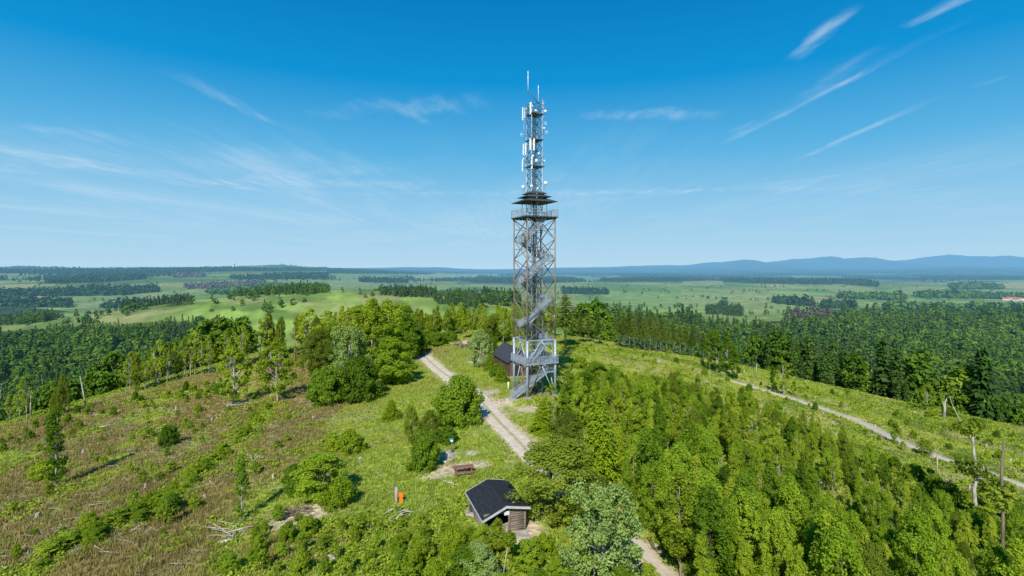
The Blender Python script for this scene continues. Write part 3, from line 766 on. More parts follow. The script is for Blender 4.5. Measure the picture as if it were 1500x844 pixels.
# stairs
def flight(p, q, w, name='stair_flight'):
    p = Vector(p); q = Vector(q); d = q-p; hd = Vector((d.x, d.y, 0)); L = hd.length; hd.normalize(); sd = Vector((-hd.y, hd.x, 0))
    n = max(3, int(abs(d.z)/.19)); m = MB()
    ang = math.atan2(hd.y, hd.x)
    for i in range(n):
        c = p+d*((i+.5)/n); m.box((c.x, c.y, c.z+.02), (L/n*1.05, w, .045), rz=ang)
    for s_ in (-1, 1): m.beam(p+sd*s_*w/2-Vector((0, 0, .06)), q+sd*s_*w/2-Vector((0, 0, .06)), .05, .24)
    f = m.build(name, M['galv'], tower)
    for s_ in (-1, 1):
        a = p+sd*s_*(w/2+.03); b = q+sd*s_*(w/2+.03); r = MB(); up = Vector((0, 0, 1.05))
        r.beam(a+up, b+up, .055, .055); r.beam(a+up*.58, b+up*.58, .03, .03)
        r.beam(a+up*.15, b+up*.15, .03, .03)
        k = max(2, int(L/.09))
        for i in range(k+1):
            c = a+(b-a)*i/k; r.beam(c+up*.15, c+up*.97, .02, .035)
        r.build('handrail', M['galv'], f)
    return f
def landing(x, y, z, sx, sy, rails=()):
    l = MB().box((x, y, z), (sx, sy, .09)).build('landing', M['galv'], tower)
    q = [(x-sx/2, y-sy/2), (x+sx/2, y-sy/2), (x+sx/2, y+sy/2), (x-sx/2, y+sy/2)]
    for i in rails: railing('railing', (*q[i], z), (*q[(i+1) % 4], z), 1.05, l, M['galv'], .16, False)
g0 = -TZ+H1(TWR[0]-4.0, TWR[1]-3.6)
flight((-5.0, -1.75, g0+.02), (1.2, -1.75, 4.0), 1.15)
landing(1.9, -1.75, 4.0, 1.4, 1.2, (0, 1))
flight((1.95, -1.1, 4.05), (1.95, 1.1, ZB), .95)
landing(1.9, 1.8, ZB+.02, 1.3, 1.3, (1,))
MB().box((-5.25, -1.75, g0+.02), (.6, 1.5, .14)).build('bottom_step', M['concrete'], tower)
# a square spiral: long flights front and back, short ones on the sides
zstart = [ZB+.1, 12.3, 19.7, 26.6]
for k, z0 in enumerate(zstart):
    z1 = z0+(2.95 if k < 3 else 3.3)
    flight((-2.05, -1.72, z0), (1.25, -1.72, z1), .95)
    if k == 3: landing(1.8, -1.72, z1, 1.1, 1.1); break
    zn = zstart[k+1]; rise = zn-z1; za = z1+rise*.22; zb = zn-rise*.22
    landing(1.8, -1.72, z1, 1.1, 1.1, (0, 1))
    flight((1.80, -1.15, z1), (1.80, 1.2, za), .9)
    landing(1.8, 1.75, za, 1.1, 1.1, (1, 2))
    flight((1.25, 1.75, za), (-1.25, 1.75, zb), .9)
    landing(-1.8, 1.75, zb, 1.1, 1.1, (2, 3))
    flight((-1.80, 1.2, zb), (-1.80, -1.2, zn), .9)
    landing(-2.1, -1.72, zn, 1.0, 1.05, (3,))
MB().box((-1.2, -1.2, 3.3), (.4, .4, .02)).v
tag(MB().tube([(0, 0, -.2), (0, 0, 1.35)], .13, 8).build('marker_post', M['white_metal'], None, True), 'short white post at the foot of the tower stairs', 'post').location = G(744.6, 571)

# ------------------------------------------------------------------ shed beside the tower
sx, sy = -.6, 106.5; sz = H1(sx+2, sy+5)-.1
shed = empty('shed', (sx, sy, sz), R(16.7), 'brown board-clad shed with a dark pitched roof standing behind the tower', 'shed')
LW, LL, EA, RI = 4.9, 12.0, 3.0, 5.05
def quad_wall(name, pts, th, mat, parent):
    m = MB(); a = [Vector(p) for p in pts]; n = (a[1]-a[0]).cross(a[2]-a[0]).normalized()*th
    k = len(a); return m.add(a+[p+n for p in a], [tuple(range(k-1, -1, -1)), tuple(range(k, 2*k))]+[(i, (i+1) % k, k+(i+1) % k, k+i) for i in range(k)]).build(name, mat, parent)
quad_wall('wall', [(0, LL, -1), (0, LL, EA), (0, 0, EA), (0, 0, -1)], -.12, M['plank'], shed)
quad_wall('wall', [(LW, 0, -1), (LW, 0, EA), (LW, LL, EA), (LW, LL, -1)], -.12, M['plank'], shed)
quad_wall('wall', [(.125, 0, -1), (LW-.125, 0, -1), (LW-.125, 0, EA), (LW/2, 0, RI-.1), (.125, 0, EA)], -.12, M['plank'], shed)
quad_wall('wall', [(.125, LL-.12, -1), (LW-.125, LL-.12, -1), (LW-.125, LL-.12, EA), (LW/2, LL-.12, RI-.1), (.125, LL-.12, EA)], -.12, M['plank'], shed)
sr = empty('roof', (0, 0, 0)); sr.parent = shed
for s_ in (-1, 1):
    xe = LW/2+s_*(LW/2+.35); ze = EA-.35*(RI-EA)/(LW/2)
    vs = [(LW/2, -.35, RI), (LW/2, LL+.35, RI), (xe, LL+.35, ze), (xe, -.35, ze)]
    MB().add([Vector(v) for v in vs]+[Vector(v)+Vector((0, 0, .12)) for v in vs], [(0, 1, 2, 3), (7, 6, 5, 4), (0, 4, 5, 1), (1, 5, 6, 2), (2, 6, 7, 3), (3, 7, 4, 0)] if s_ > 0 else [(3, 2, 1, 0), (4, 5, 6, 7), (1, 5, 4, 0), (2, 6, 5, 1), (3, 7, 6, 2), (0, 4, 7, 3)]).build('roof_slope', M['slate'], sr)
MB().box((LW/2, LL/2, RI+.13), (.3, LL+.7, .06)).build('ridge_cap', M['slate'], sr)
d = MB().box((-.03, 4.2, 1.05), (.06, 1.1, 2.1)).build('door', M['red_paint'], shed); tag(d, 'red door')
MB().box((-.08, 4.6, 1.0), (.05, .05, .16)).build('handle', M['galv'], d)
for yy in (1.8, 7.5, 10): 
    f = MB().box((-.025, yy, 1.7), (.05, .8, .7)).build('window', M['grey_trim'], shed); MB().box((-.055, yy, 1.7), (.02, .66, .56)).build('pane', M['dark'], f)
d = MB().box((1.7, -.03, 1.1), (1.2, .06, 2.2)).build('door', M['dark'], shed); MB().box((2.2, -.08, 1.05), (.05, .05, .16)).build('handle', M['galv'], d)
MB().box((LW/2, -.02, -.1), (LW+.6, 1.4, .4)).build('plinth', M['concrete'], shed)

# ------------------------------------------------------------------ rest shelter in front
hx, hy = -2.27, 42.15; hz = 0.02
hut = empty('rest_shelter', (hx, hy, hz), R(17.9), 'open-fronted log rest shelter with a black felt roof and pale edge boards', 'shelter')
hr = empty('roof', (0, 0, 0)); hr.parent = hut
def slab(name, p, th, mat, parent):
    vs = [Vector(v) for v in p]; return MB().add(vs+[v+Vector((0, 0, th)) for v in vs], [(3, 2, 1, 0), (4, 5, 6, 7), (0, 1, 5, 4), (1, 2, 6, 5), (2, 3, 7, 6), (3, 0, 4, 7)]).build(name, mat, parent)
zL, zM, zRr, WX, DY = 1.88, 2.78, 2.46, 3.9, 5.8
slab('roof_slope', [(0, 0, zL), (1.95, 0, zM), (1.95, DY, zM), (0, DY, zL)], .06, M['felt'], hr)
slab('roof_slope', [(1.95, 0, zM), (WX, 0, zRr), (WX, DY, zRr), (1.95, DY, zM)], .06, M['felt'], hr)
for y in (-.04, DY+.0):
    for (x0, z0, x1, z1) in ((-.02, zL, 1.95, zM), (1.95, zM, WX+.02, zRr)):
        slab('edge_board', [(x0, y, z0-.10), (x1, y, z1-.10), (x1, y+.04, z1-.10), (x0, y+.04, z0-.10)], .19, M['grey_trim'], hr)
slab('edge_board', [(-.045, 0, zL-.1), (-.005, 0, zL-.1), (-.005, DY, zL-.1), (-.045, DY, zL-.1)], .15, M['grey_trim'], hr)
def logs(name, a, b, zt0, zt1, z0=.0):
    a = Vector(a); b = Vector(b); m = MB(); z = z0+.09
    L = (b-a).length
    while z < max(zt0, zt1):
        # logs stop where they meet the sloping roof
        t0, t1 = 0.0, 1.0
        if abs(zt1-zt0) > .01:
            t = (z+.09-zt0)/(zt1-zt0)
            if zt1 > zt0: t0 = max(0, t)
            else: t1 = min(1, t)
        elif z+.09 > zt0: break
        if t1-t0 > .05: m.tube([a+(b-a)*t0+Vector((0, 0, z)), a+(b-a)*t1+Vector((0, 0, z))], .092, 7)
        z += .175
    return m.build(name, M['log'], hut, True)
logs('side_wall', (.35, .55, 0), (.35, DY-.3, 0), zL+.12, zL+.12)
logs('side_wall', (3.55, .55, 0), (3.55, DY-.3, 0), zRr+.02, zRr+.02)
logs('back_wall', (.35, DY-.3, 0), (1.95, DY-.3, 0), zL+.14, zM-.05); logs('back_wall', (1.95, DY-.3, 0), (3.55, DY-.3, 0), zM-.05, zRr)
logs('front_wall', (2.35, .45, 0), (3.55, .45, 0), zM-.12, zRr)
logs('front_rail', (.35, .45, 0), (1.1, .45, 0), .95, .95)
for (x, y, z) in ((.35, .45, zL+.02), (1.25, .42, zM-.4), (2.3, .42, zM-.12), (3.6, .42, zRr), (3.75, 1.4, zRr-.05), (.35, DY-.3, zL+.02), (3.55, DY-.3, zRr-.03)):
    MB().tube([(x, y, -.2), (x, y, z)], .10, 8).build('post', M['log'], hut, True)
MB().beam((.2, .42, zM-.62), (3.7, .42, zM-.52), .12, .14).build('lintel', M['log'], hut)
MB().box((2.0, 2.9, .62), (3.1, 4.6, .16)).build('floor', M['stone'], hut)
bn = MB().box((2.0, DY-.75, 1.1), (3.0, .5, .06)).build('bench', M['log'], hut)
for x in (.8, 3.2): MB().box((x, DY-.75, .86), (.08, .4, .44)).build('bench_leg', M['log'], bn)
MB().box((2.05, .30, zM-.62), (.42, .03, .30)).build('notice_board', M['white_metal'], hut)
MB().box((1.65, -.35, .60), (4.0, 1.2, .16)).build('doorstep', M['stone'], hut)

# ------------------------------------------------------------------ furniture on the hilltop
def picnic_table(p, rz, label, group=None, s=1.0, mat='red_wood', benches=(-1, 1)):
    t = empty('picnic_table', p, rz, label, 'picnic table', group); t.scale = (s, s, s)
    m = MB()
    for k in range(4): m.box((0, -.33+.22*k, .76), (2.1, .2, .06))
    m.build('table_top', M[mat], t)
    for x in (-.8, .8):
        MB().box((x, 0, .69), (.1, .8, .08)).build('cross_bar', M[mat], t)
        for y in (-.28, .28): MB().box((x, y, .33), (.13, .13, .66)).build('leg', M[mat], t)
    for b in benches:
        q = MB().box((0, b*.78, .44), (2.1, .34, .07)).build('bench', M[mat], t)
        for x in (-.8, .8): MB().box((x, b*.78, .2), (.12, .28, .41)).build('bench_leg', M[mat], q)
    return t
picnic_table(G(679, 694), R(13), 'reddish wooden picnic table with bench on trodden ground near the log shelter')
for (a, b, rz, lb) in ((671, 505, 10, 'left one of the small picnic tables under the birches past the lawn'), (681, 509, -14, 'picnic table closest to the lawn at the edge of the birch wood'), (691, 504, 20, 'right one of the small picnic tables by the birches beside the lawn')):
    picnic_table(G(a, b), R(rz), lb, 'picnic tables at the back of the lawn', 1.1, 'log')
p = G(662, 664); sg = empty('trail_sign', p, R(-8), 'small teal sign on a brown post by the pale fire stones', 'sign')
MB().tube([(0, 0, -.2), (0, 0, 1.5)], .06, 8).build('post', M['bark_dead'], sg, True)
MB().box((0, -.08, 1.52), (.42, .05, .42)).box((0, -.06, 1.76), (.50, .22, .05)).build('sign_board', M['teal'], sg)
MB().box((0, -.11, 1.50), (.30, .02, .22)).build('notice', M['white_metal'], sg)
p = G(587.5, 736); og = empty('orange_cutout', p, R(-18), 'bright orange cut-out board standing beside a grey wooden post', 'cut-out board')
og.scale = (.82, .82, .82)
out_ = [(-.20, 0), (.22, 0), (.26, .35), (.22, .66), (.30, .72), (.33, 1.02), (.18, 1.12), (-.10, 1.08), (-.42, 1.0), (-.46, .78), (-.30, .70), (-.16, .66), (-.22, .3)]
quad_wall('board', [(x, 0, z) for x, z in out_], .06, M['orange'], og)
for x in (-.12, .14): MB().beam((x, .05, .55), (x, .45, -.05), .05, .05).build('strut', M['log'], og)
def post_thing(name, px, py, h, r, mat, label, cat, lean=(0, 0)):
    p = G(px, py); m = MB().tube([(0, 0, -.2), (lean[0]*.5, lean[1]*.5, h*.5), (lean[0], lean[1], h)], [r, r*.95, r*.85], 8)
    o = m.build(name, M[mat], None, True); o.location = p; return tag(o, label, cat)
post_thing('wooden_post', 580.5, 737, 1.5, .16, 'bark_pale', 'grey wooden post next to the orange cut-out board', 'post')
p = G(1373, 699); cp = empty('crossbar_post', p, 0, 'grey wooden post with a crossbar above the log pile', 'post')
MB().tube([(0, 0, -.2), (0, 0, 3.0)], .08, 7).build('pole', M['bark_pale'], cp, True); MB().tube([(-1.0, .1, 2.55), (.95, .1, 2.6)], .05, 6).build('crossbar', M['bark_pale'], cp, True)

# rocks, stumps, logs, heaps of brushwood
def rock_mesh(k):
    r_ = np.random.default_rng(k); n, m_ = 7, 9; vs = []; fs = []
    for i in range(n):
        th = math.pi*i/(n-1)
        for j in range(m_):
            a = 6.2832*j/m_; q = 1+r_.normal()*.13
            vs.append((math.sin(th)*math.cos(a)*q, math.sin(th)*math.sin(a)*q*.8, math.cos(th)*.6*q))
    for i in range(n-1):
        for j in range(m_): fs.append((i*m_+j, i*m_+(j+1) % m_, (i+1)*m_+(j+1) % m_, (i+1)*m_+j)[::-1])
    me = bpy.data.meshes.new('rock'); me.from_pydata(vs, [], fs); me.materials.append(M['stone']); me.update(); return me
ROCK = [rock_mesh(k) for k in range(5)]
def rock(p, r, label, group):
    o = link('rock', ROCK[int(rng.integers(5))]); o.location = (p[0], p[1], p[2]+r*.12); o.rotation_euler = (0, 0, rng.uniform(0, 6)); o.scale = (r, r*rng.uniform(.7, 1.1), r*rng.uniform(.6, 1)); return tag(o, label, 'rock', group)
for (a, b, r) in ((655, 664, .5), (660, 668, .6), (650, 671, .35), (666, 666, .4), (648, 676, .3), (658, 674, .4), (652, 678, .35), (641, 680, .3), (663, 672, .3)):
    rock(G(a, b), r, 'pale stone of the loose fire ring below the teal sign', 'stones of the fire ring')
for (a, b, r) in ((683, 751, .42), (690, 757, .55), (692, 748, .3)):
    rock(G(a, b), r, 'flat pale slab beside the back corner of the log shelter', 'slabs by the shelter')
for (a, b, r) in ((460, 612, .5), (646, 624, .45), (690, 612, .35), (487, 820, .6), (493, 638, .4), (528, 672, .35), (488, 678, .4), (470, 605, .3), (676, 623, .35)):
    rock(G(a, b), r, 'pale rock lying half sunk in the meadow grass', 'rocks in the meadow')
def stump_mesh(k):
    r_ = np.random.default_rng(k); h = r_.uniform(.35, .8)
    m = MB().tube([(0, 0, -.2), (0, 0, .15), (r_.normal()*.04, 0, h)], [.24, .17, .14], 9)
    me = bpy.data.meshes.new('tree_stump'); me.from_pydata(m.v, [], m.f); me.materials.append(M['bark_pale']); me.update(); return me
STUMP = [stump_mesh(k) for k in range(4)]
for (a, b) in ((213, 714), (240, 665), (293, 738), (214, 782), (133, 790), (258, 600), (228, 705), (55, 758), (122, 664), (210, 588), (300, 730), (322, 610), (400, 700)):
    o = link('tree_stump', STUMP[int(rng.integers(4))]); o.location = G(a, b); o.rotation_euler = (0, 0, rng.uniform(0, 6)); q = rng.uniform(.8, 1.3); o.scale = (q, q, q*.8)
    tag(o, 'pale cut stump among the brown grass of the left slope', 'tree stump', 'stumps on the left slope')
for (a, b) in ((1356, 660), (1385, 685), (1300, 640), (1282, 625), (1180, 560), (930, 518), (965, 530), (1000, 538), (1215, 588), (1445, 655), (1480, 675), (1340, 605), (1090, 545), (890, 528), (875, 520)):
    o = link('tree_stump', STUMP[int(rng.integers(4))]); o.location = G(a, b); o.rotation_euler = (0, 0, rng.uniform(0, 6)); q = rng.uniform(.8, 1.3); o.scale = (q, q, q*.7)
    tag(o, 'pale cut stump in the clearing above the gravel path on the right slope', 'tree stump', 'stumps on the right slope')
def fallen_log(px0, py0, px1, py1, r, mat, label, group):
    a = G(px0, py0); b = G(px1, py1); c = (a+b)/2
    m = MB().tube([a-c+Vector((0, 0, r*.9)), (a+b)/2-c+Vector((rng.normal()*.1, rng.normal()*.1, r*1.2)), b-c+Vector((0, 0, r*.8))], [r, r*.8, r*.5], 7)
    dd = (b-a)
    for k in range(3):
        t = rng.uniform(.3, .9); q = a-c+dd*t+Vector((0, 0, r)); m.tube([q, q+Vector((rng.normal()*.5, rng.normal()*.5, rng.uniform(.2, .7)))], [r*.35, r*.12], 5)
    o = m.build('fallen_log', M[mat], None, True); o.location = c; return tag(o, label, 'log', group)
for q in ((125, 632, 178, 620, .14), (107, 801, 131, 789, .12), (38, 815, 62, 783, .10), (215, 637, 240, 628, .08), (310, 617, 316, 611, .14), (192, 780, 215, 762, .10), (262, 668, 276, 662, .1), (320, 798, 346, 790, .16)):
    fallen_log(*q, 'bark_pale', 'grey fallen log lying in the brown grass of the left slope', 'logs on the left slope')
for q in ((642, 702, 672, 712, .07), (536, 782, 549, 778, .08)):
    fallen_log(*q, 'bark_pale', 'thin pale fallen branch on the grass near the log shelter', 'branches near the shelter')
fallen_log(952, 792, 968, 815, .14, 'bark_dead', 'brown fallen trunk at the edge of the young wood beside the grassy aisle', None)
fallen_log(1222, 616, 1245, 627, .16, 'bark_dead', 'fallen trunk below the gravel path at the top edge of the young wood', None)
def brush(px, py, w, n, label, mat='bark_pale', r=.07):
    p = G(px, py); e = empty('brush_pile', p, 0, label, 'brush pile')
    for k in range(n):
        a = rng.uniform(0, 6.28); q = rng.normal(size=2)*w*.22; L = w*rng.uniform(.25, .55)
        MB().tube([(q[0]-math.cos(a)*L, q[1]-math.sin(a)*L, .05), (q[0], q[1], rng.uniform(.1, .5)), (q[0]+math.cos(a)*L*.8, q[1]+math.sin(a)*L*.8, rng.uniform(.05, .6))], [r, r*.8, r*.3], 5).build('branch', M[mat], e, True)
brush(338, 778, 3.8, 12, 'pale heap of dead branches at the foot of the slender leafy tree', 'bark_pale', .05)
brush(352, 592, 4.5, 16, 'heap of pale poles beside the trunk of the oak-like tree on the left slope')
brush(378, 582, 5, 12, 'low grey heap of brushwood in the shadow between two trees', 'bark_dead')
brush(72, 815, 3.6, 12, 'reddish brown heap of dead branches low on the left slope', 'bark_dead')
brush(1372, 712, 4.5, 22, 'heap of brown cut logs below the crossbar post', 'bark_dead', .16)
brush(1490, 762, 3, 9, 'small heap of cut wood beside the tall dead pole', 'bark_dead', .15)
brush(590, 758, 2.0, 8, 'bleached dead branches standing in the grass under the orange cut-out board')
brush(440, 752, 5, 20, 'wide grey scatter of dead twigs on bare soil in the meadow edge', 'bark_dead', .05)
brush(370, 675, 3, 7, 'bleached dead branches on the green slope above the slender leafy tree')
brush(262, 655, 5, 10, 'scatter of grey brushwood right of the round bush on the left slope', 'bark_dead', .05)

# ------------------------------------------------------------------ single trees and bushes
P = place_px
# thicket left of the track
TH = 'trees of the thicket left of the track'
for (k, a, b, h, w, lb) in (
    ('bush', 482, 592, 52, 52, 'low round dark bush at the front left end of the thicket left of the track'),
    ('bush', 533, 585, 58, 56, 'round dense bush in the front middle of the thicket left of the track'),
    ('leafy', 578, 562, 66, 62, 'broad rounded bright tree at the right end of the thicket by the track'),
    ('silver', 505, 570, 92, 60, 'pale grey-green leafy tree rising in the thicket behind the dense bush'),
    ('birch', 520, 548, 98, 56, 'tall loose birch in the middle of the thicket left of the track'),
    ('birch', 545, 545, 104, 52, 'tallest birch of the thicket left of the track'),
    ('leafy', 560, 530, 88, 60, 'dense leafy tree at the back of the thicket near the lawn'),
    ('aspen', 597, 528, 78, 44, 'dark upright tree at the back right of the thicket beside the lawn'),
    ('birch', 487, 552, 80, 46, 'small birch at the back left of the thicket'),
    ('bush', 605, 520, 34, 40, 'low bush between the thicket and the upper end of the track'),
    ('olive', 470, 560, 74, 52, 'olive tree at the left edge of the thicket'),
    ('leafy', 540, 520, 76, 50, 'leafy tree deep in the back of the thicket'),
    ('leafy', 585, 508, 62, 46, 'leafy tree where the thicket meets the birch band')):
    P(k, 'bush' if k == 'bush' else 'broadleaf_tree' if k != 'birch' else 'birch_tree', a, b, h, w, lb, 'bush' if k == 'bush' else 'tree' if k != 'birch' else 'birch')
# bushes and small trees round the lawn and the fire place
P('bush', 'bush', 667, 620, 66, 70, 'large round dense green bush standing alone beside the gravel track', 'bush', k=0)
P('spruce', 'young_conifer', 573, 615, 30, 34, 'small squat yellowish conifer alone in the bright meadow', 'conifer')
P('yellow_bush', 'bush', 492, 660, 24, 30, 'left one of two low yellow bushes in the bright meadow', 'bush')
P('yellow_bush', 'bush', 518, 662, 30, 40, 'right, larger one of two low yellow bushes in the bright meadow', 'bush')
P('olive', 'small_tree', 605, 652, 56, 24, 'slender olive sapling tree left of the fire stones', 'tree')
P('olive', 'small_tree', 626, 648, 46, 30, 'olive bushy sapling between the slender sapling and the teal sign', 'tree')
P('bush', 'bush', 618, 688, 52, 42, 'dark upright bush left of the fire stones', 'bush')
P('bush', 'bush', 655, 650, 24, 26, 'small dark bush right behind the teal sign', 'bush')
P('leafy', 'bush', 470, 735, 66, 74, 'loose bright green shrub group beside the grey twig scatter', 'bush')
P('bush', 'bush', 440, 722, 40, 40, 'small dense shrub left of the bright shrub group', 'bush')
P('yellow_bush', 'bush', 495, 742, 40, 44, 'yellow-green shrub at the right foot of the bright shrub group', 'bush')
P('bush', 'bush', 246, 655, 30, 25, 'small round dense bush alone on the brown left slope', 'bush', k=1)
P('pole_birch', 'slender_tree', 82, 713, 118, 30, 'tall slender leafy tree on a pale trunk low on the left slope', 'tree', k=0)
P('yellow_bush', 'bush', 66, 700, 24, 40, 'bushy undergrowth left of the tall slender tree on the left slope', 'bush')
P('pole_birch', 'slender_tree', 352, 762, 96, 24, 'slender leafy tree clad in leaves to the ground over dead branches', 'tree', k=1)
P('oak', 'oak_tree', 339, 596, 86, 54, 'spreading oak-like tree with poles leaning at its trunk on the left slope', 'tree', k=0)
P('oak', 'oak_tree', 407, 588, 92, 52, 'leafy tree on a pale bare stem right of the oak-like tree', 'tree', k=1)
P('airy', 'birch_tree', 450, 527, 74, 44, 'airy tree with dark trunk on the crest left of the thicket', 'birch', k=0)
P('airy', 'birch_tree', 478, 520, 66, 36, 'airy tree on the crest just left of the thicket top', 'birch', k=1)
P('sapling', 'sapling', 247, 770, 38, 22, 'bright sapling bush beside the lower green streak', 'sapling')
P('bush', 'bush', 248, 752, 26, 30, 'small round shrub beside the stump on the left slope', 'bush')
P('silver', 'silvery_tree', 872, 868, 158, 118, 'large silvery-leaved tree right below the log shelter', 'tree', k=0)
P('silver', 'silvery_tree', 705, 880, 82, 62, 'small silvery tree at the lower edge below the log shelter', 'tree', k=1)
P('silver', 'silvery_tree', 705, 538, 54, 36, 'pale leafy tree beside the shed on the lawn edge', 'tree', k=2)
P('olive', 'broadleaf_tree', 812, 768, 118, 122, 'broad olive tree overhanging the log shelter roof', 'tree', k=0)
P('olive', 'broadleaf_tree', 828, 700, 92, 62, 'olive tree behind the broad tree over the log shelter', 'tree', k=1)
P('airy', 'birch_tree', 800, 705, 70, 40, 'slim pale-stemmed birch where the track passes behind the trees', 'birch', k=2)
P('olive', 'broadleaf_tree', 860, 778, 80, 84, 'olive tree between the silvery tree and the spruces', 'tree', k=2)
P('spruce', 'spruce_tree', 878, 700, 130, 74, 'tall yellow-green young spruce right of the grassy track end', 'spruce', k=0)
P('spruce', 'spruce_tree', 862, 622, 62, 40, 'young spruce behind the tall yellow-green spruce', 'spruce', k=1)
P('spruce', 'spruce_tree', 795, 634, 48, 48, 'squat bright spruce just below the tower foot', 'spruce', k=2)
P('spruce', 'spruce_tree', 822, 612, 40, 30, 'small bright spruce between the tower foot and the young wood', 'spruce', k=3)
P('yellow_bush', 'bush', 835, 640, 22, 24, 'small round yellow bush between the two bright spruces', 'bush')
P('spruce', 'spruce_tree', 905, 690, 66, 42, 'bright spruce at the right foot of the tall yellow-green spruce', 'spruce', k=2)
P('spruce', 'spruce_tree', 718, 543, 26, 22, 'small fir in front of the long wall of the shed', 'spruce', k=1)
P('spruce', 'spruce_tree', 735, 559, 26, 26, 'small bright fir at the near corner of the shed', 'spruce', k=3)
P('bush', 'bush', 726, 552, 18, 20, 'low bush between the two small firs at the shed', 'bush')
P('tall_spruce', 'spruce_tree', 828, 508, 76, 38, 'tall spruce standing right behind the tower', 'spruce', k=0)
P('airy', 'birch_tree', 812, 628, 66, 26, 'young birch with a white stem just right of the tower foot', 'birch', k=3)
P('airy', 'birch_tree', 833, 600, 58, 26, 'second young white-stemmed birch right of the tower foot', 'birch', k=1)
P('birch', 'birch_tree', 850, 590, 44, 30, 'small birch at the top corner of the young wood beside the tower', 'birch')
P('leafy', 'bush', 873, 562, 30, 40, 'bright shrub on the slope right of the tower', 'bush')
P('bush', 'bush', 900, 568, 26, 34, 'bright round shrub at the top edge of the young wood', 'bush')
P('yellow_bush', 'bush', 850, 540, 16, 24, 'low shrub on the clearing right behind the tower', 'bush')
# right slope
for (a, b, h, w, k) in ((1040, 543, 58, 18, 0), (1050, 546, 66, 22, 1), (1062, 545, 60, 22, 2), (1076, 556, 50, 18, 0)):
    P('pole_birch', 'slender_tree', a, b, h, w, 'slender tree of the small clump on the clearing beside the gravel path', 'tree', 'clump beside the gravel path', k)
P('airy', 'birch_tree', 1148, 580, 54, 24, 'small tree with white trunk and leafy head beside the gravel path', 'birch', k=0)
P('pole_birch', 'slender_tree', 1133, 573, 38, 10, 'thin leafy stem left of the small white-trunked tree', 'tree', k=2)
P('sapling', 'sapling', 1163, 580, 26, 10, 'short leafy stem right of the small white-trunked tree', 'sapling')
P('oak', 'oak_tree', 1358, 602, 38, 24, 'dark leafy small tree at the edge of the right clearing before the forest', 'tree', k=2)
P('bush', 'bush', 1196, 558, 22, 22, 'yellow-green bush at the crest of the right clearing', 'bush')
P('sapling', 'sapling', 1312, 652, 36, 14, 'leafy young tree standing at the lower side of the gravel path', 'sapling')
P('olive', 'small_tree', 1356, 668, 22, 22, 'dark young tree at the path beyond the log heap', 'tree')
P('oak', 'oak_tree', 1445, 760, 46, 56, 'leafy low tree behind the twisted dead trunk', 'tree', k=1)
P('bush', 'bush', 1392, 610, 12, 18, 'low shrub at the forest edge by the white snag', 'bush')
# dead trees
def snag(name, px, py, pts, r, mat, label, tufts=(), leaf='olive_leaf', group=None, branches=()):
    """pts: photo positions of the trunk from foot to top, all at the depth of the foot"""
    p = G(px, py); d = p.y; e = empty(name, p, 0, label, 'dead tree', group)
    def loc(a, b, dy=0): return Vector(((a-px)/F*d, dy, -(b-py)/F*d))
    q = [loc(px, py)-Vector((0, 0, .3))]+[loc(a, b) for a, b in pts]
    MB().tube(q, list(np.linspace(r, r*.35, len(q))), 9).build('trunk', M[mat], e, True)
    for br in branches:
        qq = [loc(a, b, rng.normal()*.2*(i > 0)+.1*i) for i, (a, b) in enumerate(br)]
        MB().tube(qq, list(np.linspace(r*.42, r*.1, len(qq))), 6).build('branch', M[mat], e, True)
    for (a, b, w_, h_) in tufts:
        c = loc(a, b); s = d/F; n = 260
        dd = rnd_dir(n); pt = np.array(c)+dd*(rng.uniform(.2, 1, n)**.5)[:, None]*np.array([w_*s/2, w_*s/2, h_*s/2])
        v, f = leaf_cards(pt, rnd_dir(n)*.7+np.array([0, 0, .5]), .32*rng.uniform(.7, 1.2, n))
        link('leaves', np_mesh('leaves', v, f, [M[leaf]], attr={'tone': rng.uniform(.1, .8, n)}), e)
    return e
snag('dead_tree', 1430, 759, [(1433, 748), (1428, 735), (1427, 715), (1431, 700), (1432, 690), (1427, 668), (1425, 650), (1425, 632), (1426, 626)], .22, 'bark_white', 'twisted white dead trunk with a few leafy tufts beside the gravel path',
     [(1418, 683, 44, 28), (1416, 627, 34, 22), (1430, 621, 30, 16), (1448, 705, 40, 26)], branches=[[(1426, 650), (1414, 632), (1406, 612), (1397, 590), (1395, 581)], [(1432, 690), (1445, 687), (1457, 684)], [(1430, 700), (1445, 702), (1452, 716)], [(1428, 716), (1421, 712), (1421, 728)], [(1426, 640), (1432, 630), (1437, 626)], [(1442, 690), (1441, 680)], [(1430, 692), (1420, 690), (1410, 676)]])
snag('dead_tree', 1470, 822, [(1469, 790), (1469, 750), (1467, 700), (1468, 670), (1471, 655), (1469, 648), (1472, 644)], .15, 'bark_dead', 'tall thin brown dead pole with a forked tip at the far edge', [(1466, 728, 34, 30), (1474, 715, 20, 16)], branches=[[(1469, 676), (1474, 672), (1477, 670)]])
snag('dead_tree', 1382, 613, [(1384, 600), (1384, 590), (1387, 584)], .3, 'bark_white', 'short white snag at the forest edge above the gravel path', branches=[[(1384, 598), (1381, 588)]])
snag('dead_tree', 1113 - 5, 553, [(1108, 540), (1109, 532)], .16, 'bark_white', 'short pale dead stem on the clearing left of the small white-trunked tree')
LS = 'pale dead trunks at the lower forest edge'
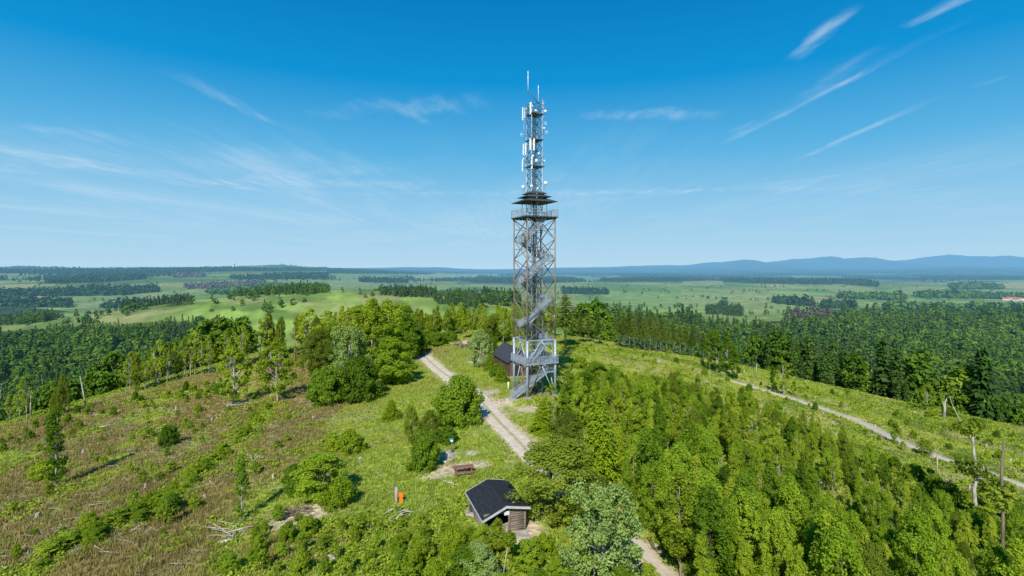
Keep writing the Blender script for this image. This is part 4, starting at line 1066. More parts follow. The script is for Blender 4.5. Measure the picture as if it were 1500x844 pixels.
for (a, b, pts, br) in (
    (2, 612, [(1, 595), (1, 575), (2, 562)], []), (45, 608, [(45, 590), (46, 572)], []), (126, 592, [(122, 575), (117, 551)], []),
    (128, 570, [(128, 552), (124, 540)], [[(128, 550), (132, 543)]]), (148, 562, [(147, 545), (148, 524)], [[(147, 540), (142, 531)], [(147, 536), (152, 530)]]),
    (171, 565, [(172, 548), (173, 530)], []), (63, 578, [(62, 562), (61, 548)], []), (227, 555, [(226, 540), (224, 528)], []), (234, 553, [(234, 543)], []), (228, 560, [(229, 545), (226, 520), (224, 510)], [[(226, 525), (222, 514)]]),
    (248, 550, [(248, 530), (247, 512)], []), (271, 543, [(272, 525), (271, 512)], []), (279, 541, [(279, 526)], []), (290, 520, [(290, 505), (291, 490)], []), (305, 526, [(309, 512), (309, 500)], []), (310, 525, [(311, 508)], [])):
    snag('dead_tree', a, b+3, pts, .19, 'bark_white', 'pale dead trunk at the lower edge of the left slope before the dark forest', group=LS, branches=br)
snag('dead_tree', 411, 538, [(408, 522), (410, 506)], .22, 'bark_white', 'forked white snag standing beside the leafy tree on the crest', branches=[[(409, 520), (415, 524), (416, 530)], [(409, 515), (404, 508)]])
snag('dead_tree', 397, 528, [(396, 515), (396, 508)], .22, 'bark_white', 'short white snag left of the forked snag on the crest')
snag('dead_tree', 433, 531, [(432, 510), (431, 480)], .18, 'bark_dead', 'thin brown dead pole on the crest beside the airy tree')
snag('dead_tree', 497, 478, [(497, 462), (497, 448)], .2, 'bark_dead', 'thin brown dead pole behind the thicket on the crest')
snag('dead_tree', 488, 486, [(487, 470), (487, 452)], .2, 'bark_pale', 'pale dead pole on the crest left of the thicket top')
snag('dead_tree', 818, 642, [(818, 620), (821, 605)], .10, 'bark_pale', 'thin forked grey snag beside the small yellow bush', branches=[[(818, 625), (811, 610), (810, 600)]])
snag('dead_tree', 735, 858, [(738, 835), (744, 800), (748, 788)], .06, 'bark_white', 'thin bent white birch stem in front of the log shelter', [(747, 790, 16, 16)], 'birch_leaf')

# ------------------------------------------------------------------ numbers of trees
def scatter(poly, dmin, lo=30, hi=400, clip=None, tries=40000):
    """plan points inside a photo outline, no two closer than dmin"""
    xs = [(p[0]-CX)/F for p in poly]
    y = np.sqrt(rng.uniform(lo*lo, hi*hi, tries)); x = y*rng.uniform(min(xs), max(xs), tries)
    z = H(x, y); px, py = proj(x, y, z); ok = inpoly(px, py, poly)
    if clip is not None: ok &= clip(x, y)
    x, y, z = x[ok], y[ok], z[ok]; cell = {}; out = []
    for a, b, c in zip(x, y, z):
        i, j = int(a//dmin), int(b//dmin)
        if any((a-q[0])**2+(b-q[1])**2 < dmin*dmin for u in (-1, 0, 1) for v in (-1, 0, 1) for q in cell.get((i+u, j+v), ())): continue
        cell.setdefault((i, j), []).append((a, b)); out.append((a, b, c))
    out.sort(key=lambda q: q[1]); return out
hill = lambda x, y: np.hypot(x, y-60) < 132
BIRCHES = 0
WOODP = [(828, 604), (855, 578), (880, 566), (985, 566), (1090, 592), (1200, 634), (1290, 696), (1340, 756), (1430, 800), (1540, 830), (1560, 960), (1060, 960), (985, 850), (905, 740), (925, 690), (890, 640), (832, 628)]
pts = scatter(WOODP, 2.1, 30, 140, hill)
print('young wood', len(pts))
LBL = {'birch': ('birch_tree', 'birch', 'light green birch in the dense young wood on the right slope', 'birches of the young wood'),
       'leafy': ('broadleaf_tree', 'leafy tree', 'bright leafy tree in the dense young wood on the right slope', 'leafy trees of the young wood'),
       'aspen': ('broadleaf_tree', 'leafy tree', 'bright leafy tree in the dense young wood on the right slope', 'leafy trees of the young wood'),
       'silver': ('silvery_tree', 'silvery tree', 'silvery-leaved tree in the dense young wood on the right slope', 'silvery trees of the young wood'),
       'olive': ('broadleaf_tree', 'leafy tree', 'bright leafy tree in the dense young wood on the right slope', 'leafy trees of the young wood'),
       'spruce': ('spruce_tree', 'spruce', 'young spruce in the dense young wood on the right slope', 'spruces of the young wood')}
nb = nl = 0
EDGE = [(p_[0], p_[1]) for p_ in W([(880, 566), (985, 566), (1090, 592), (1200, 634), (1290, 696), (1340, 756)])]
for (a, b, c) in pts:
    u = rng.uniform(); v = vnoise(np.array([a/14]), np.array([b/14]))[0]
    k = 'birch' if u < .52 else 'leafy' if u < .70 else 'aspen' if u < .83 else 'silver' if u < .8305 else 'spruce' if u < .93 else 'olive'
    if v > .68 and u < .4: k = 'leafy'
    edge = sstep(0, 26, poly_dist(np.array([a]), np.array([b]), EDGE))[0]
    h = rng.uniform(3.6, 7.6)*(.5+  .5*edge)
    if k == 'spruce': h *= .8
    n_, c_, l_, g_ = LBL[k]
    if c_ == 'birch': nb += 1
    if c_ == 'leafy tree': nl += 1
    if nb > 215 and c_ == 'birch': k = 'aspen'; n_, c_, l_, g_ = LBL[k]
    if k == 'birch' and rng.uniform() < .16: k = 'airy'
    plant(k, n_, (a, b, c), h, h*rng.uniform(.32, .46) if k in ('birch',) else h*rng.uniform(.36, .5), l_, c_, g_, sink=.1)
print('birch', nb, 'leafy', nl, flush=True)
# bottom middle, in front of the shelter and down to the camera
pts = scatter([(560, 838), (650, 806), (700, 825), (745, 838), (800, 812), (850, 850), (960, 860), (1000, 1000), (480, 1000)], 2.4, 30, 60)
for (a, b, c) in pts:
    k = ('leafy', 'leafy', 'birch', 'yellow_bush', 'aspen')[int(rng.integers(5))]
    px, py = proj(a, b, c); 
    h = rng.uniform(1.4, 2.4)*(1+.4*(py > 870))
    plant(k, 'shrub', (a, b, c), h, h*rng.uniform(.8, 1.1), 'lush shrub in the green tangle below the log shelter', 'shrub', 'shrubs below the shelter')
# birch band behind the lawn
pts = scatter([(440, 506), (600, 505), (640, 498), (660, 502), (700, 498), (720, 505), (760, 505), (830, 490), (830, 460), (760, 450), (600, 450), (440, 462)], 3.6, 120, 330)
BANDL = 'light birch in the wood behind the hilltop lawn'
print('band', len(pts))
rng.shuffle(pts); pts = pts[:190]
for i, (a, b, c) in enumerate(pts):
    k = 'airy' if (i % 3 == 0) else ('birch' if rng.uniform() < .75 else 'olive')
    h = rng.uniform(7.0, 10.5)
    if k == 'olive': plant(k, 'broadleaf_tree', (a, b, c), h, h*.6, 'olive leafy tree in the wood behind the hilltop lawn', 'leafy tree', 'leafy trees behind the lawn')
    else: plant(k, 'birch_tree', (a, b, c), h, h*rng.uniform(.34, .48), BANDL, 'birch', 'birches behind the lawn')
# bushes under the band's front edge
for (a, b, h, w) in ((615, 505, 16, 24), (640, 506, 18, 30), (662, 500, 14, 22), (590, 512, 24, 30), (715, 515, 22, 24), (700, 512, 16, 20), (730, 500, 26, 28)):
    P('bush', 'bush', a, b, h, w, 'low bush along the front of the birch wood behind the lawn', 'bush', 'bushes along the birch wood')
# high-stemmed spruces right of the tower
for i, (a, b, h) in enumerate(((850, 503, 48), (862, 502, 44), (876, 506, 46), (906, 509, 58), (914, 511, 54), (922, 510, 60), (929, 513, 52), (938, 512, 56), (944, 515, 50), (952, 513, 58), (961, 516, 54), (968, 515, 50), (977, 519, 52), (986, 517, 46), (996, 521, 50), (1004, 520, 46), (1014, 523, 46), (1022, 523, 42), (1030, 527, 40))):
    P('tall_spruce', 'spruce_tree', a, b, h, 16, 'high-stemmed spruce in the row along the crest right of the tower', 'spruce', 'row of spruces on the crest')
# saplings and small shrubs on both slopes
def small(polyp, n, dmin, label, group, kinds, hr, clip=hill):
    pts = [p for p in scatter(polyp, dmin, 32, 170, clip) if poly_dist(p[0], p[1], PATH) > 2.2 and poly_dist(p[0], p[1], TRACK) > 2.6]; rng.shuffle(pts)
    for (a, b, c) in pts[:n]:
        k = kinds[int(rng.integers(len(kinds)))]; h = rng.uniform(*hr)
        plant(k, 'sapling' if k == 'sapling' else 'shrub', (a, b, c), h, h*rng.uniform(.6, 1.1), label, 'sapling' if k == 'sapling' else 'shrub', group)
small([(0, 650), (330, 570), (430, 600), (420, 650), (350, 720), (300, 844), (0, 844)], 80, 2.2, 'small green sapling on the brown left slope', 'saplings on the left slope', ('sapling', 'sapling', 'yellow_bush'), (.5, 1.5))
small([(0, 640), (130, 600), (330, 556), (470, 505), (470, 530), (330, 580), (130, 625), (0, 665)], 70, 2.5, 'low green shrub along the lower edge of the left slope', 'shrubs at the edge of the left slope', ('bush', 'yellow_bush', 'sapling'), (.8, 2.0))
small([(330, 844), (400, 760), (520, 780), (640, 770), (700, 800), (640, 844)], 40, 1.6, 'leafy young shrub in the rough ground left of the log shelter', 'young shrubs left of the shelter', ('sapling', 'yellow_bush', 'leafy'), (.7, 1.6))
small([(850, 520), (1000, 545), (1180, 600), (1300, 665), (1380, 720), (1500, 760), (1500, 640), (1300, 590), (1110, 532), (870, 505)], 90, 3.0, 'low green shrub on the right clearing', 'shrubs on the right clearing', ('bush', 'yellow_bush', 'sapling'), (.5, 1.6))
small([(1300, 680), (1380, 720), (1500, 760), (1500, 830), (1420, 800), (1340, 750)], 45, 1.8, 'bushy shrub at the rough edge of the young wood near the dead trunks', 'shrubs at the edge of the young wood', ('bush', 'bush', 'sapling'), (.8, 2.2))
small([(860, 690), (905, 735), (985, 850), (1000, 870), (930, 870), (880, 780)], 14, 1.8, 'small shrub on the grassy aisle beside the young wood', 'shrubs on the aisle', ('sapling', 'yellow_bush'), (.4, 1.0))
for (a, b) in zip(np.linspace(60, 400, 46), np.interp(np.linspace(60, 400, 46), [30, 110, 200, 260, 300, 345, 400], [842, 800, 760, 722, 690, 650, 597])):
    q = G(a+rng.normal()*6, b+rng.normal()*5); h = rng.uniform(.5, 1.5)
    k = ('yellow_bush', 'sapling', 'yellow_bush', 'leafy')[int(rng.integers(4))]
    plant(k, 'shrub', q, h, h*1.4, 'low shrub in the green streak running across the left slope', 'shrub', 'shrubs of the green streak')

for (a, b, h, w, k, lb) in ((706, 806, 34, 30, 'leafy', 'low shrub at the front left corner of the log shelter'), (729, 816, 54, 38, 'birch', 'leafy shrub growing up before the shelter opening'), (752, 822, 34, 30, 'birch', 'small birch shrub before the right front of the shelter'), (690, 800, 24, 26, 'yellow_bush', 'yellow shrub left of the shelter front')):
    P(k, 'shrub', a, b, h, w, lb, 'shrub')
# the thin line of pale-stemmed trees along the lower edge of the left slope
xs_ = np.sort(np.r_[rng.uniform(190, 415, 40), rng.uniform(5, 190, 7)])
for a in xs_:
    b = np.interp(a, [0, 130, 230, 330, 420], [618, 591, 558, 537, 513])+rng.uniform(3, 9)
    q = G(a, b); 
    if q.y > 215: continue
    h = rng.uniform(38, 66)/F*q.y
    plant('airy' if rng.uniform() < .8 else 'olive', 'pale_stemmed_tree', q, h, h*rng.uniform(.24, .36), 'thin pale-stemmed tree in the line along the lower edge of the left slope', 'slender tree', 'line of trees at the edge of the left slope')

# ------------------------------------------------------------------ woods in the valley
fk = {}
def far_kind(name, n, gen, bark, leaf): fk[name] = [(one_part(gen(i), M[bark], M[leaf], name), gen) for i in range(n)]
fk['beech'] = [one_part(broadleaf(20, 11, .22, 60, 26, .95, prof_oval, .34, .28, .02, .45, 1, 8, .7, .1), M['bark_far'], M['beech_leaf'], 'beech_tree') for i in range(5)]
fk['fir'] = [one_part(conifer(21, 7, .08, 20, 1.5, .28, 8, 4, .35), M['bark_far'], M['fir_leaf'], 'fir_tree') for i in range(4)]
fk['grey'] = [one_part(conifer(19, 6, .1, 18, .9, .25, 6, 4, .3, .3), M['bark_far'], M['grey_twig'], 'dead_spruce') for i in range(2)]
def lump(kind_, n, leaf, w, h, cone):
    d = rnd_dir(n); t = np.sort(rng.uniform(0, 1, n))
    rr = (w/2*(1-t)**.8 if cone else w/2*np.sqrt(np.maximum(0.02, 1-((t-.35)/.66)**2)))
    a = rng.uniform(0, 6.28, n); q = rng.uniform(.45, 1, n)**.5
    z0 = .06 if cone else .18
    c = np.stack([np.cos(a)*rr*q, np.sin(a)*rr*q, h*(z0+(1-z0)*t)], 1)
    nr = np.stack([np.cos(a)*.8, np.sin(a)*.8, .3+t], 1)+rng.normal(size=(n, 3))*.45
    nr /= np.linalg.norm(nr, axis=1, keepdims=True)
    v, f = leaf_cards(c, nr, leaf*rng.uniform(.7, 1.3, n))
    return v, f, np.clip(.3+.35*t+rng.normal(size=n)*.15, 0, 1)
def mass(name, pts, kind_, n, leaf, w, h, mat, hs=None):
    """a wood of many small trees read as one mass"""
    V = []; T = []; protos = [lump(kind_, n, leaf*(1 if q_ not in (2, 6) else .8), w*(1, 1.15, .75, .9, 1.2, 1, .7, 1.1)[q_], h*(1, .9, 1.25, 1.1, .95, 1, 1.3, .85)[q_], kind_ != 'beech' or q_ in (2, 6)) for q_ in range(8)]
    pa = np.array(pts); tb_ = 1.3*(fbm(pa[:, 0]/60+4, pa[:, 1]/60, 3)-.5); sc_ = .72+.75*fbm(pa[:, 0]/45+14, pa[:, 1]/45, 3)
    for i, (x, y, z) in enumerate(pts):
        q_ = int(rng.integers(8)); v, f, t = protos[q_]; s = sc_[i]*rng.uniform(.68, 1.28)*(.6 if (x < -40 and 450 < y < 1100 and z > -58) else 1.0)*(1.45 if 0 < x and y < 900 else 1.15 if y < 900 else 1.0); a = rng.uniform(0, 6.28); c, sn = math.cos(a), math.sin(a)
        ss = s*rng.uniform(.85, 1.15)
        V.append(np.c_[(v[:, 0]*c-v[:, 1]*sn)*ss+x, (v[:, 0]*sn+v[:, 1]*c)*ss+y, v[:, 2]*s+z-.5]); T.append(np.clip(t+rng.normal()*.22+tb_[i]-(.25 if kind_ == 'beech' and q_ in (2, 6) else 0), 0, 1))
    V = np.concatenate(V); F_ = np.arange(len(V)).reshape(-1, 4)
    o = link(name, np_mesh(name, V, F_, [M[mat]], attr={'tone': np.concatenate(T)})); return o
NAMES = {'beech': ('beech_tree', 'beech', 'beech_leaf'), 'fir': ('fir_tree', 'fir', 'fir_leaf'), 'grey': ('dead_spruce', 'dead spruce', 'grey_twig')}
def wood_pts(poly, lo, hi, dens, hgt, cap=60000):
    xs = [(p[0]-CX)/F for p in poly]; x0, x1 = min(xs), max(xs)
    area = (x1-x0)*(hi*hi-lo*lo)/2; n = int(min(cap, area*dens))
    y = np.sqrt(rng.uniform(lo*lo, hi*hi, n)); x = y*rng.uniform(x0, x1, n)
    z = H(x, y); px, py = proj(x, y, z+hgt*.5)
    ok = inpoly(px, py, poly) & (np.hypot(x, y-60) > 146)
    return np.c_[x, y, z][ok]
near_all = {'beech': [], 'fir': [], 'grey': []}; mid = {'beech': [], 'fir': [], 'grey': []}; far = {'beech': [], 'fir': [], 'grey': []}
for i, (k, poly) in enumerate(WOODS):
    q = wood_pts(poly, 140, 1300, 1/14, 12)
    # thin out so that trunks keep their distance
    keep = []; cell = set()
    stand = fbm(q[:, 0]/75+21, q[:, 1]/75, 3) if len(q) else []
    for p, sd_ in zip(q, stand):
        if sd_ < (.5 if k == 'grey' else .36) and math.hypot(p[0], p[1]) > 230: continue      # gaps in the woods
        g_ = 5.6 if p[0] > 0 else 4.3
        c = (int(p[0]//g_), int(p[1]//g_))
        if c in cell: continue
        cell.add(c); keep.append(p)
    q = np.array(keep) if keep else np.zeros((0, 3))
    d = np.hypot(q[:, 0], q[:, 1]) if len(q) else np.zeros(0)
    if i == 0 or i == 1:    # conifers and bare wood mixed in along the near edge on the right
        pass
    near_all[k] += list(q[d < 1300])
    q = wood_pts(poly, 1300, 7500, 1/120, 12, 200000)
    far[k] += list(q[:12000])
# wide dark woods far out on the plain
n = 110000; y = np.sqrt(rng.uniform(2300**2, 11000**2, n)); x = y*rng.uniform(-1.0, 1.0, n)
q = fbm(x/520+33, y/900+4, 4); z = H(x, y); px, py = proj(x, y, z)
ok = (q > .52-.02*(py < 404)+.09*(px < 560)) & (py < 413); 
for poly, k in FIELDS: ok &= ~inpoly(px, py, poly)
far['fir'] += list(np.c_[x, y, z][ok][:24000]); print('far woods', ok.sum())
# the spruce fringe of the right forest
b = np.array(near_all['beech']); px, py = proj(b[:, 0], b[:, 1], b[:, 2]+12)
fr = inpoly(px, py, [(1085, 478), (1120, 488), (1215, 490), (1260, 520), (1300, 545), (1330, 592), (1250, 575), (1110, 530), (1085, 515)]) & (rng.uniform(size=len(b)) < .8)
fr |= (rng.uniform(size=len(b)) < .05)
near_all['fir'] += list(b[fr]); b = b[~fr]
cp = (fbm(b[:, 0]/110+71, b[:, 1]/110, 3) > .60) & (rng.uniform(size=len(b)) < .8); near_all['fir'] += list(b[cp]); b = b[~cp]
gr = rng.uniform(size=len(b)) < .014; near_all['grey'] += list(b[gr]); near_all['beech'] = list(b[~gr])
def visible_all(P, hh):
    ok = np.ones(len(P), bool)
    for t in np.linspace(.12, .97, 60): ok &= H(P[:, 0]*t, P[:, 1]*t) < CAMZ+(P[:, 2]+hh-CAMZ)*t+.5
    return ok
for k in near_all:
    name, cat, mat = NAMES[k]
    pts = np.array(near_all[k]); pts = pts[np.argsort(np.hypot(pts[:, 0], pts[:, 1]))]; pts = pts[visible_all(pts, 11)]
    cap = {'beech': 255, 'fir': 200, 'grey': 60}[k]
    ind = []; rest = []
    for p in pts:
        pxx = CX+F*p[0]/p[1]
        if len(ind) < cap and -20 < pxx < 1520: ind.append(p)
        else: rest.append(p)
    for p in ind:
        side = 'left' if p[0] < -40 else 'right' if p[0] > 40 else 'mid'
        lb = {'beech': {'left': 'dark leafy beech at the near side of the valley forest below the brown slope', 'right': 'dark leafy beech at the near side of the valley forest beyond the gravel path', 'mid': 'dark leafy beech in the wood on the knoll behind the birch band'},
              'fir': {'left': 'dark pointed fir among the beeches of the forest below the brown slope', 'right': 'dark pointed fir among the forest beyond the gravel path', 'mid': 'dark pointed fir in the wood behind the birch band'},
              'grey': {'left': 'bare grey dead spruce in the forest below the brown slope', 'right': 'bare grey dead spruce in the forest beyond the gravel path', 'mid': 'bare grey dead spruce behind the birch band'}}[k][side]
        o = link(name, fk[k][int(rng.integers(len(fk[k])))]); o.location = (p[0], p[1], p[2]-.4); o.rotation_euler = (0, 0, rng.uniform(0, 6.28))
        s = rng.uniform(.55, .85)*(1.3 if p[0] > 0 else 1.0)*(1.12 if k == 'fir' and p[0] > 0 else 1.0); o.scale = (s*rng.uniform(.9, 1.15),)*2+(s,)
        tag(o, lb, cat, f'{cat} trees of the {side} forest')
    a = [p for p in rest if math.hypot(p[0], p[1]) < 520]; c = [p for p in rest if math.hypot(p[0], p[1]) >= 520]
    print(k, len(ind), len(a), len(c), len(far[k]))
    fullname = {'beech': 'beech_forest', 'fir': 'fir_forest', 'grey': 'dead_spruce_stand'}[k]
    V = []
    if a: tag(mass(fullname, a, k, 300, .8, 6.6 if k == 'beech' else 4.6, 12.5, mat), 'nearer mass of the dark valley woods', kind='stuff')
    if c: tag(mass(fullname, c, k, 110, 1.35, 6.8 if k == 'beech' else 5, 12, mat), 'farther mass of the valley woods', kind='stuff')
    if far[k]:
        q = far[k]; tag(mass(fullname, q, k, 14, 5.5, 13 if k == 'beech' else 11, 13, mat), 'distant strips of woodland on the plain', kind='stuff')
# the tall fringe of firs and beeches just below the crest of the right clearing
for a in np.sort(rng.uniform(1100, 1510, 78)):
    b = np.interp(a, [1087, 1160, 1213, 1300, 1383, 1497], [541, 555, 567, 585, 603, 628])+1
    q = G(a, b); k_ = 1+rng.uniform(16, 44)/q.y; x, y = q.x*k_, q.y*k_; z = H1(x, y)
    top = np.interp(a, [1100, 1160, 1220, 1300, 1400, 1500], [494, 500, 514, 552, 584, 606])+rng.normal()*8
    h = CAMZ-(top-HY)/F*y-z
    if h < 6: continue
    fir = rng.uniform() < (.8 if a < 1310 else .3); nm = 'fir' if fir else 'beech'
    o = link(NAMES[nm][0], fk[nm][int(rng.integers(len(fk[nm])))]); o.location = (x, y, z-.3); o.rotation_euler = (0, 0, rng.uniform(0, 6.28)); s_ = h/20; o.scale = (s_*.85, s_*.85, s_)
    tag(o, 'tall dark fir standing just below the crest of the right clearing' if fir else 'tall dark beech standing just below the crest of the right clearing', NAMES[nm][1], f'{NAMES[nm][1]} trees below the right crest')
# hedges and lone trees dotted over the plain
n = 4200; y = np.exp(rng.uniform(math.log(420), math.log(6500), n)); x = y*rng.uniform(-.98, .98, n)
q = fbm(x/130+50, y/130, 3); ok = (q > .60) & (np.hypot(x, y-60) > 200); z = H(x, y)
pts = np.c_[x, y, z][ok]; print('dots', len(pts))
tag(mass('scattered_trees', list(pts), 'beech', 26, 2.6, 6.5, 8, 'beech_leaf'), 'bushes and lone trees dotted over the plain', kind='stuff')
# villages far out
def house(p, rz, label, group):
    e = empty('house', p, rz, label, 'house', group); w_, l_, h_, r_ = 10, 14, 5, 9
    w_ *= rng.uniform(.8, 1.3); l_ *= rng.uniform(.8, 1.5)
    MB().box((0, 0, h_/2-1), (w_, l_, h_+2)).add([(-w_/2, -l_/2, h_), (w_/2, -l_/2, h_), (0, -l_/2, r_), (-w_/2, l_/2, h_), (w_/2, l_/2, h_), (0, l_/2, r_)], [(0, 1, 2), (5, 4, 3)]).build('wall', M['plaster'], e)
    MB().add([(-w_/2-.6, -l_/2-.5, h_-.4), (0, -l_/2-.5, r_+.15), (0, l_/2+.5, r_+.15), (-w_/2-.6, l_/2+.5, h_-.4), (w_/2+.6, -l_/2-.5, h_-.4), (w_/2+.6, l_/2+.5, h_-.4)], [(0, 1, 2, 3), (1, 4, 5, 2)]).build('roof', M['tile'], e)
for (a, b) in ((1436, 433), (1441, 435), (1448, 434), (1453, 437), (1459, 435), (1464, 438), (1470, 437), (1476, 436), (1482, 439), (1487, 438), (1492, 440), (1497, 438), (1447, 437), (1473, 440), (1488, 441), (1500, 441)):
    q = G(a, b); house(q, rng.uniform(0, 3.1), 'red-roofed house of the village at the edge of the right woods', 'houses of the right village')
for (a, b) in ((722, 402.5), (727, 401.5), (731, 403), (736, 402), (741, 403.5), (745, 402), (716, 403.5), (750, 403), (738, 404.5), (756, 402), (760, 403.5)):
    q = G(a, b); house(q, rng.uniform(0, 3.1), 'tiny pale house of the village far behind the tower', 'houses of the far village')
p = G(342, 390.8); e = empty('radar_station', p, 0, 'tiny white domed building on the wooded horizon ridge', 'building')
MB().box((0, 0, 12), (22, 22, 24)).build('base', M['plaster'], e)
m = MB(); vs = []; 
for i in range(6):
    for j in range(12):
        th = math.pi*.5*i/5; vs.append((14*math.cos(th)*math.cos(j*.5236), 14*math.cos(th)*math.sin(j*.5236), 24+14*math.sin(th)))
m.add(vs, [(i*12+j, i*12+(j+1) % 12, (i+1)*12+(j+1) % 12, (i+1)*12+j) for i in range(5) for j in range(12)]).build('dome', M['plaster'], e, True)

# ------------------------------------------------------------------ grass and ground cover
def clear(x, y):
    """where nothing grows: track, path, buildings, trodden ground"""
    n2 = fbm(x/2.6+40, y/2.6, 3)
    bad = poly_dist(x, y, TRACK) < 1.5+.9*(n2-.5)
    bad |= poly_dist(x, y, PATH) < 1.6
    for bx, by, br in BARE: bad |= np.hypot(x-bx, y-by) < br*(.35+.9*n2*.6)
    for o, (x0, x1, y0, y1) in ((hut, (-.2, 4.1, -1, 6)), (shed, (-.3, 5.2, -.8, 12.3))):
        c, s = math.cos(-o.rotation_euler.z), math.sin(-o.rotation_euler.z); dx = x-o.location.x; dy = y-o.location.y
        u = dx*c-dy*s; v = dx*s+dy*c; bad |= (u > x0) & (u < x1) & (v > y0) & (v < y1)
    return bad
def cover_pts(n, dmin=34, dmax=185, power=1.4):
    d = (rng.uniform(dmin**(2-power), dmax**(2-power), n))**(1/(2-power)); a = rng.uniform(-R(47), R(47), n)
    x = d*np.sin(a); y = d*np.cos(a)
    ok = (np.hypot(x, y-60) < 136)
    x, y = x[ok], y[ok]; ok = ~clear(x, y); return x[ok], y[ok]
M['grass'] = None
def attr_leaf(name, trans):
    m, t, out = nt(name); at = N(t, 'Attribute', attribute_name='albedo')
    p = N(t, 'BsdfPrincipled', i_Roughness=.8); p.inputs['Specular IOR Level'].default_value = .15; t.links.new(at.outputs['Color'], p.inputs['Base Color'])
    tr = N(t, 'BsdfTranslucent'); t.links.new(at.outputs['Color'], tr.inputs['Color'])
    mx = N(t, 'MixShader'); mx.inputs[0].default_value = trans; t.links.new(p.outputs[0], mx.inputs[1]); t.links.new(tr.outputs[0], mx.inputs[2])
    t.links.new(mx.outputs[0], out.inputs['Surface']); return m
def tufts(name, x, y, c, h0, h1, blades, wid, spread, mat, lean=.35, jit=.3):
    n = len(x); z = H(x, y); d = np.hypot(x, y)
    V = []; C = []
    for k in range(blades):
        a = rng.uniform(0, 6.28, n); r_ = rng.uniform(0, spread, n); h = rng.uniform(h0, h1, n)*(.7+.6*fbm(x/3, y/3, 2))
        bx = x+np.cos(a)*r_; by = y+np.sin(a)*r_; w_ = wid*rng.uniform(.6, 1.3, n)*(.6+d/110)
        ta = rng.uniform(0, 6.28, n); tx = np.cos(ta)*w_; ty = np.sin(ta)*w_
        lx = np.cos(a)*h*lean+rng.normal(size=n)*h*.18+.12*h; ly = np.sin(a)*h*lean+rng.normal(size=n)*h*.18
        V.append(np.stack([np.stack([bx-tx, by-ty, z-.06], 1), np.stack([bx+tx, by+ty, z-.06], 1), np.stack([bx+lx, by+ly, z+h], 1)], 1))
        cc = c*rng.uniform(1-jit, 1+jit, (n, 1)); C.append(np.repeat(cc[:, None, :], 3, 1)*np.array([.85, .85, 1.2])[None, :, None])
    V = np.concatenate(V).reshape(-1, 3); C = np.concatenate(C).reshape(-1, 3)
    return tag(link(name, np_mesh(name, V, np.arange(len(V)).reshape(-1, 3), [mat], attr={'albedo': C})), kind='stuff')
gm = attr_leaf('grass_blades', .3)
x, y = cover_pts(120000); c, bw = zone(x, y)
g = bw < .45; j = 1+.25*(fbm(x/1.3, y/1.3, 2)-.5)[:, None]*2
c = np.minimum(c*j*np.array([1.0, 1.0, .95]), .6)
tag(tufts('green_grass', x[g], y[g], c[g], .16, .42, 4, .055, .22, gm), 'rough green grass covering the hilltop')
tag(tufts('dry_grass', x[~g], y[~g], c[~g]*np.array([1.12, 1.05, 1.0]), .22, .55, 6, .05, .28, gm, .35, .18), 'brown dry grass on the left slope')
# low weeds and brambles: mounds of small leaves
x, y = cover_pts(26000, 34, 180, 1.25); c, bw = zone(x, y)
q = fbm(x/6+90, y/6, 3)+.25*fbm(x/25+9, y/25, 2); r = np.hypot(x, y-60); px, py = proj(x, y, H(x, y))
dens = sstep(.66, .86, q)+.8*(poly_dist(x, y, STREAK) < 3.0)+.4*sstep(108, 122, r)*(x < 0)+.25*(x > 15)+.35*((py > 760) & (px > 300) & (px < 760))
meadow = inpoly(px, py, [(470, 628), (600, 500), (770, 520), (770, 680), (690, 720), (575, 700), (540, 690)])
ok = (rng.uniform(size=len(x)) < np.clip(dens, 0, 1)*.75) & ~((meadow) & (rng.uniform(size=len(x)) < .93))
x, y = x[ok], y[ok]; z = H(x, y); print('weeds', len(x))
V = []; T = []
nL = 20
for k in range(nL):
    n = len(x); s = rng.uniform(.22, .55, n); dd = rnd_dir(n)
    p = np.stack([x, y, z+.05], 1)+dd*np.stack([s*1.25, s*1.25, s*.6], 1); p[:, 2] = np.maximum(p[:, 2], z+.05)+.12*s
    nr = dd*.4+np.array([0, 0, .7])+rng.normal(size=(n, 3))*.45; nr /= np.linalg.norm(nr, axis=1, keepdims=True)
    v, f = leaf_cards(p, nr, .20*rng.uniform(.7, 1.3, n)*(.7+np.hypot(x, y)/170)); V.append(v); T.append(np.clip(fbm(x/5, y/5, 2)+rng.normal(size=n)*.18, 0, 1))
V = np.concatenate(V); tag(link('undergrowth', np_mesh('undergrowth', V, np.arange(len(V)).reshape(-1, 4), [M['shrub_leaf']], attr={'tone': np.concatenate(T)})), 'low brambles and weeds between the grass', kind='stuff')

# dead twigs and brash strewn over the felled slope
x, y = cover_pts(9000, 36, 150, 1.2); q = fbm(x/7+200, y/7, 3); ok = (x < -22) & (q > .52); x, y = x[ok][:1000], y[ok][:1000]; z = H(x, y); n = len(x); print('brash', n)
a = rng.normal(.5, .8, n); L = rng.uniform(.25, 1.1, n)*rng.uniform(.5, 1.2, n); r_ = .018+.022*rng.uniform(size=n)*L
d1 = np.stack([np.cos(a)*L, np.sin(a)*L, rng.normal(size=n)*.12], 1); p0 = np.stack([x, y, z+.22], 1); sd = np.stack([-np.sin(a), np.cos(a), 0*a], 1)*r_[:, None]; up = np.array([0, 0, 1.0])*r_[:, None]
V = np.stack([p0-d1-sd, p0-d1+sd, p0+d1+sd*.5, p0+d1-sd*.5, p0-d1-sd*.2-up, p0-d1+up*1.2, p0+d1+up*.7, p0+d1-up], 1).reshape(-1, 3)
me = np_mesh('brash', V, np.arange(len(V)).reshape(-1, 4), [M['bark_pale']]); tag(link('brash', me), 'grey dead twigs strewn over the felled slope', kind='stuff')

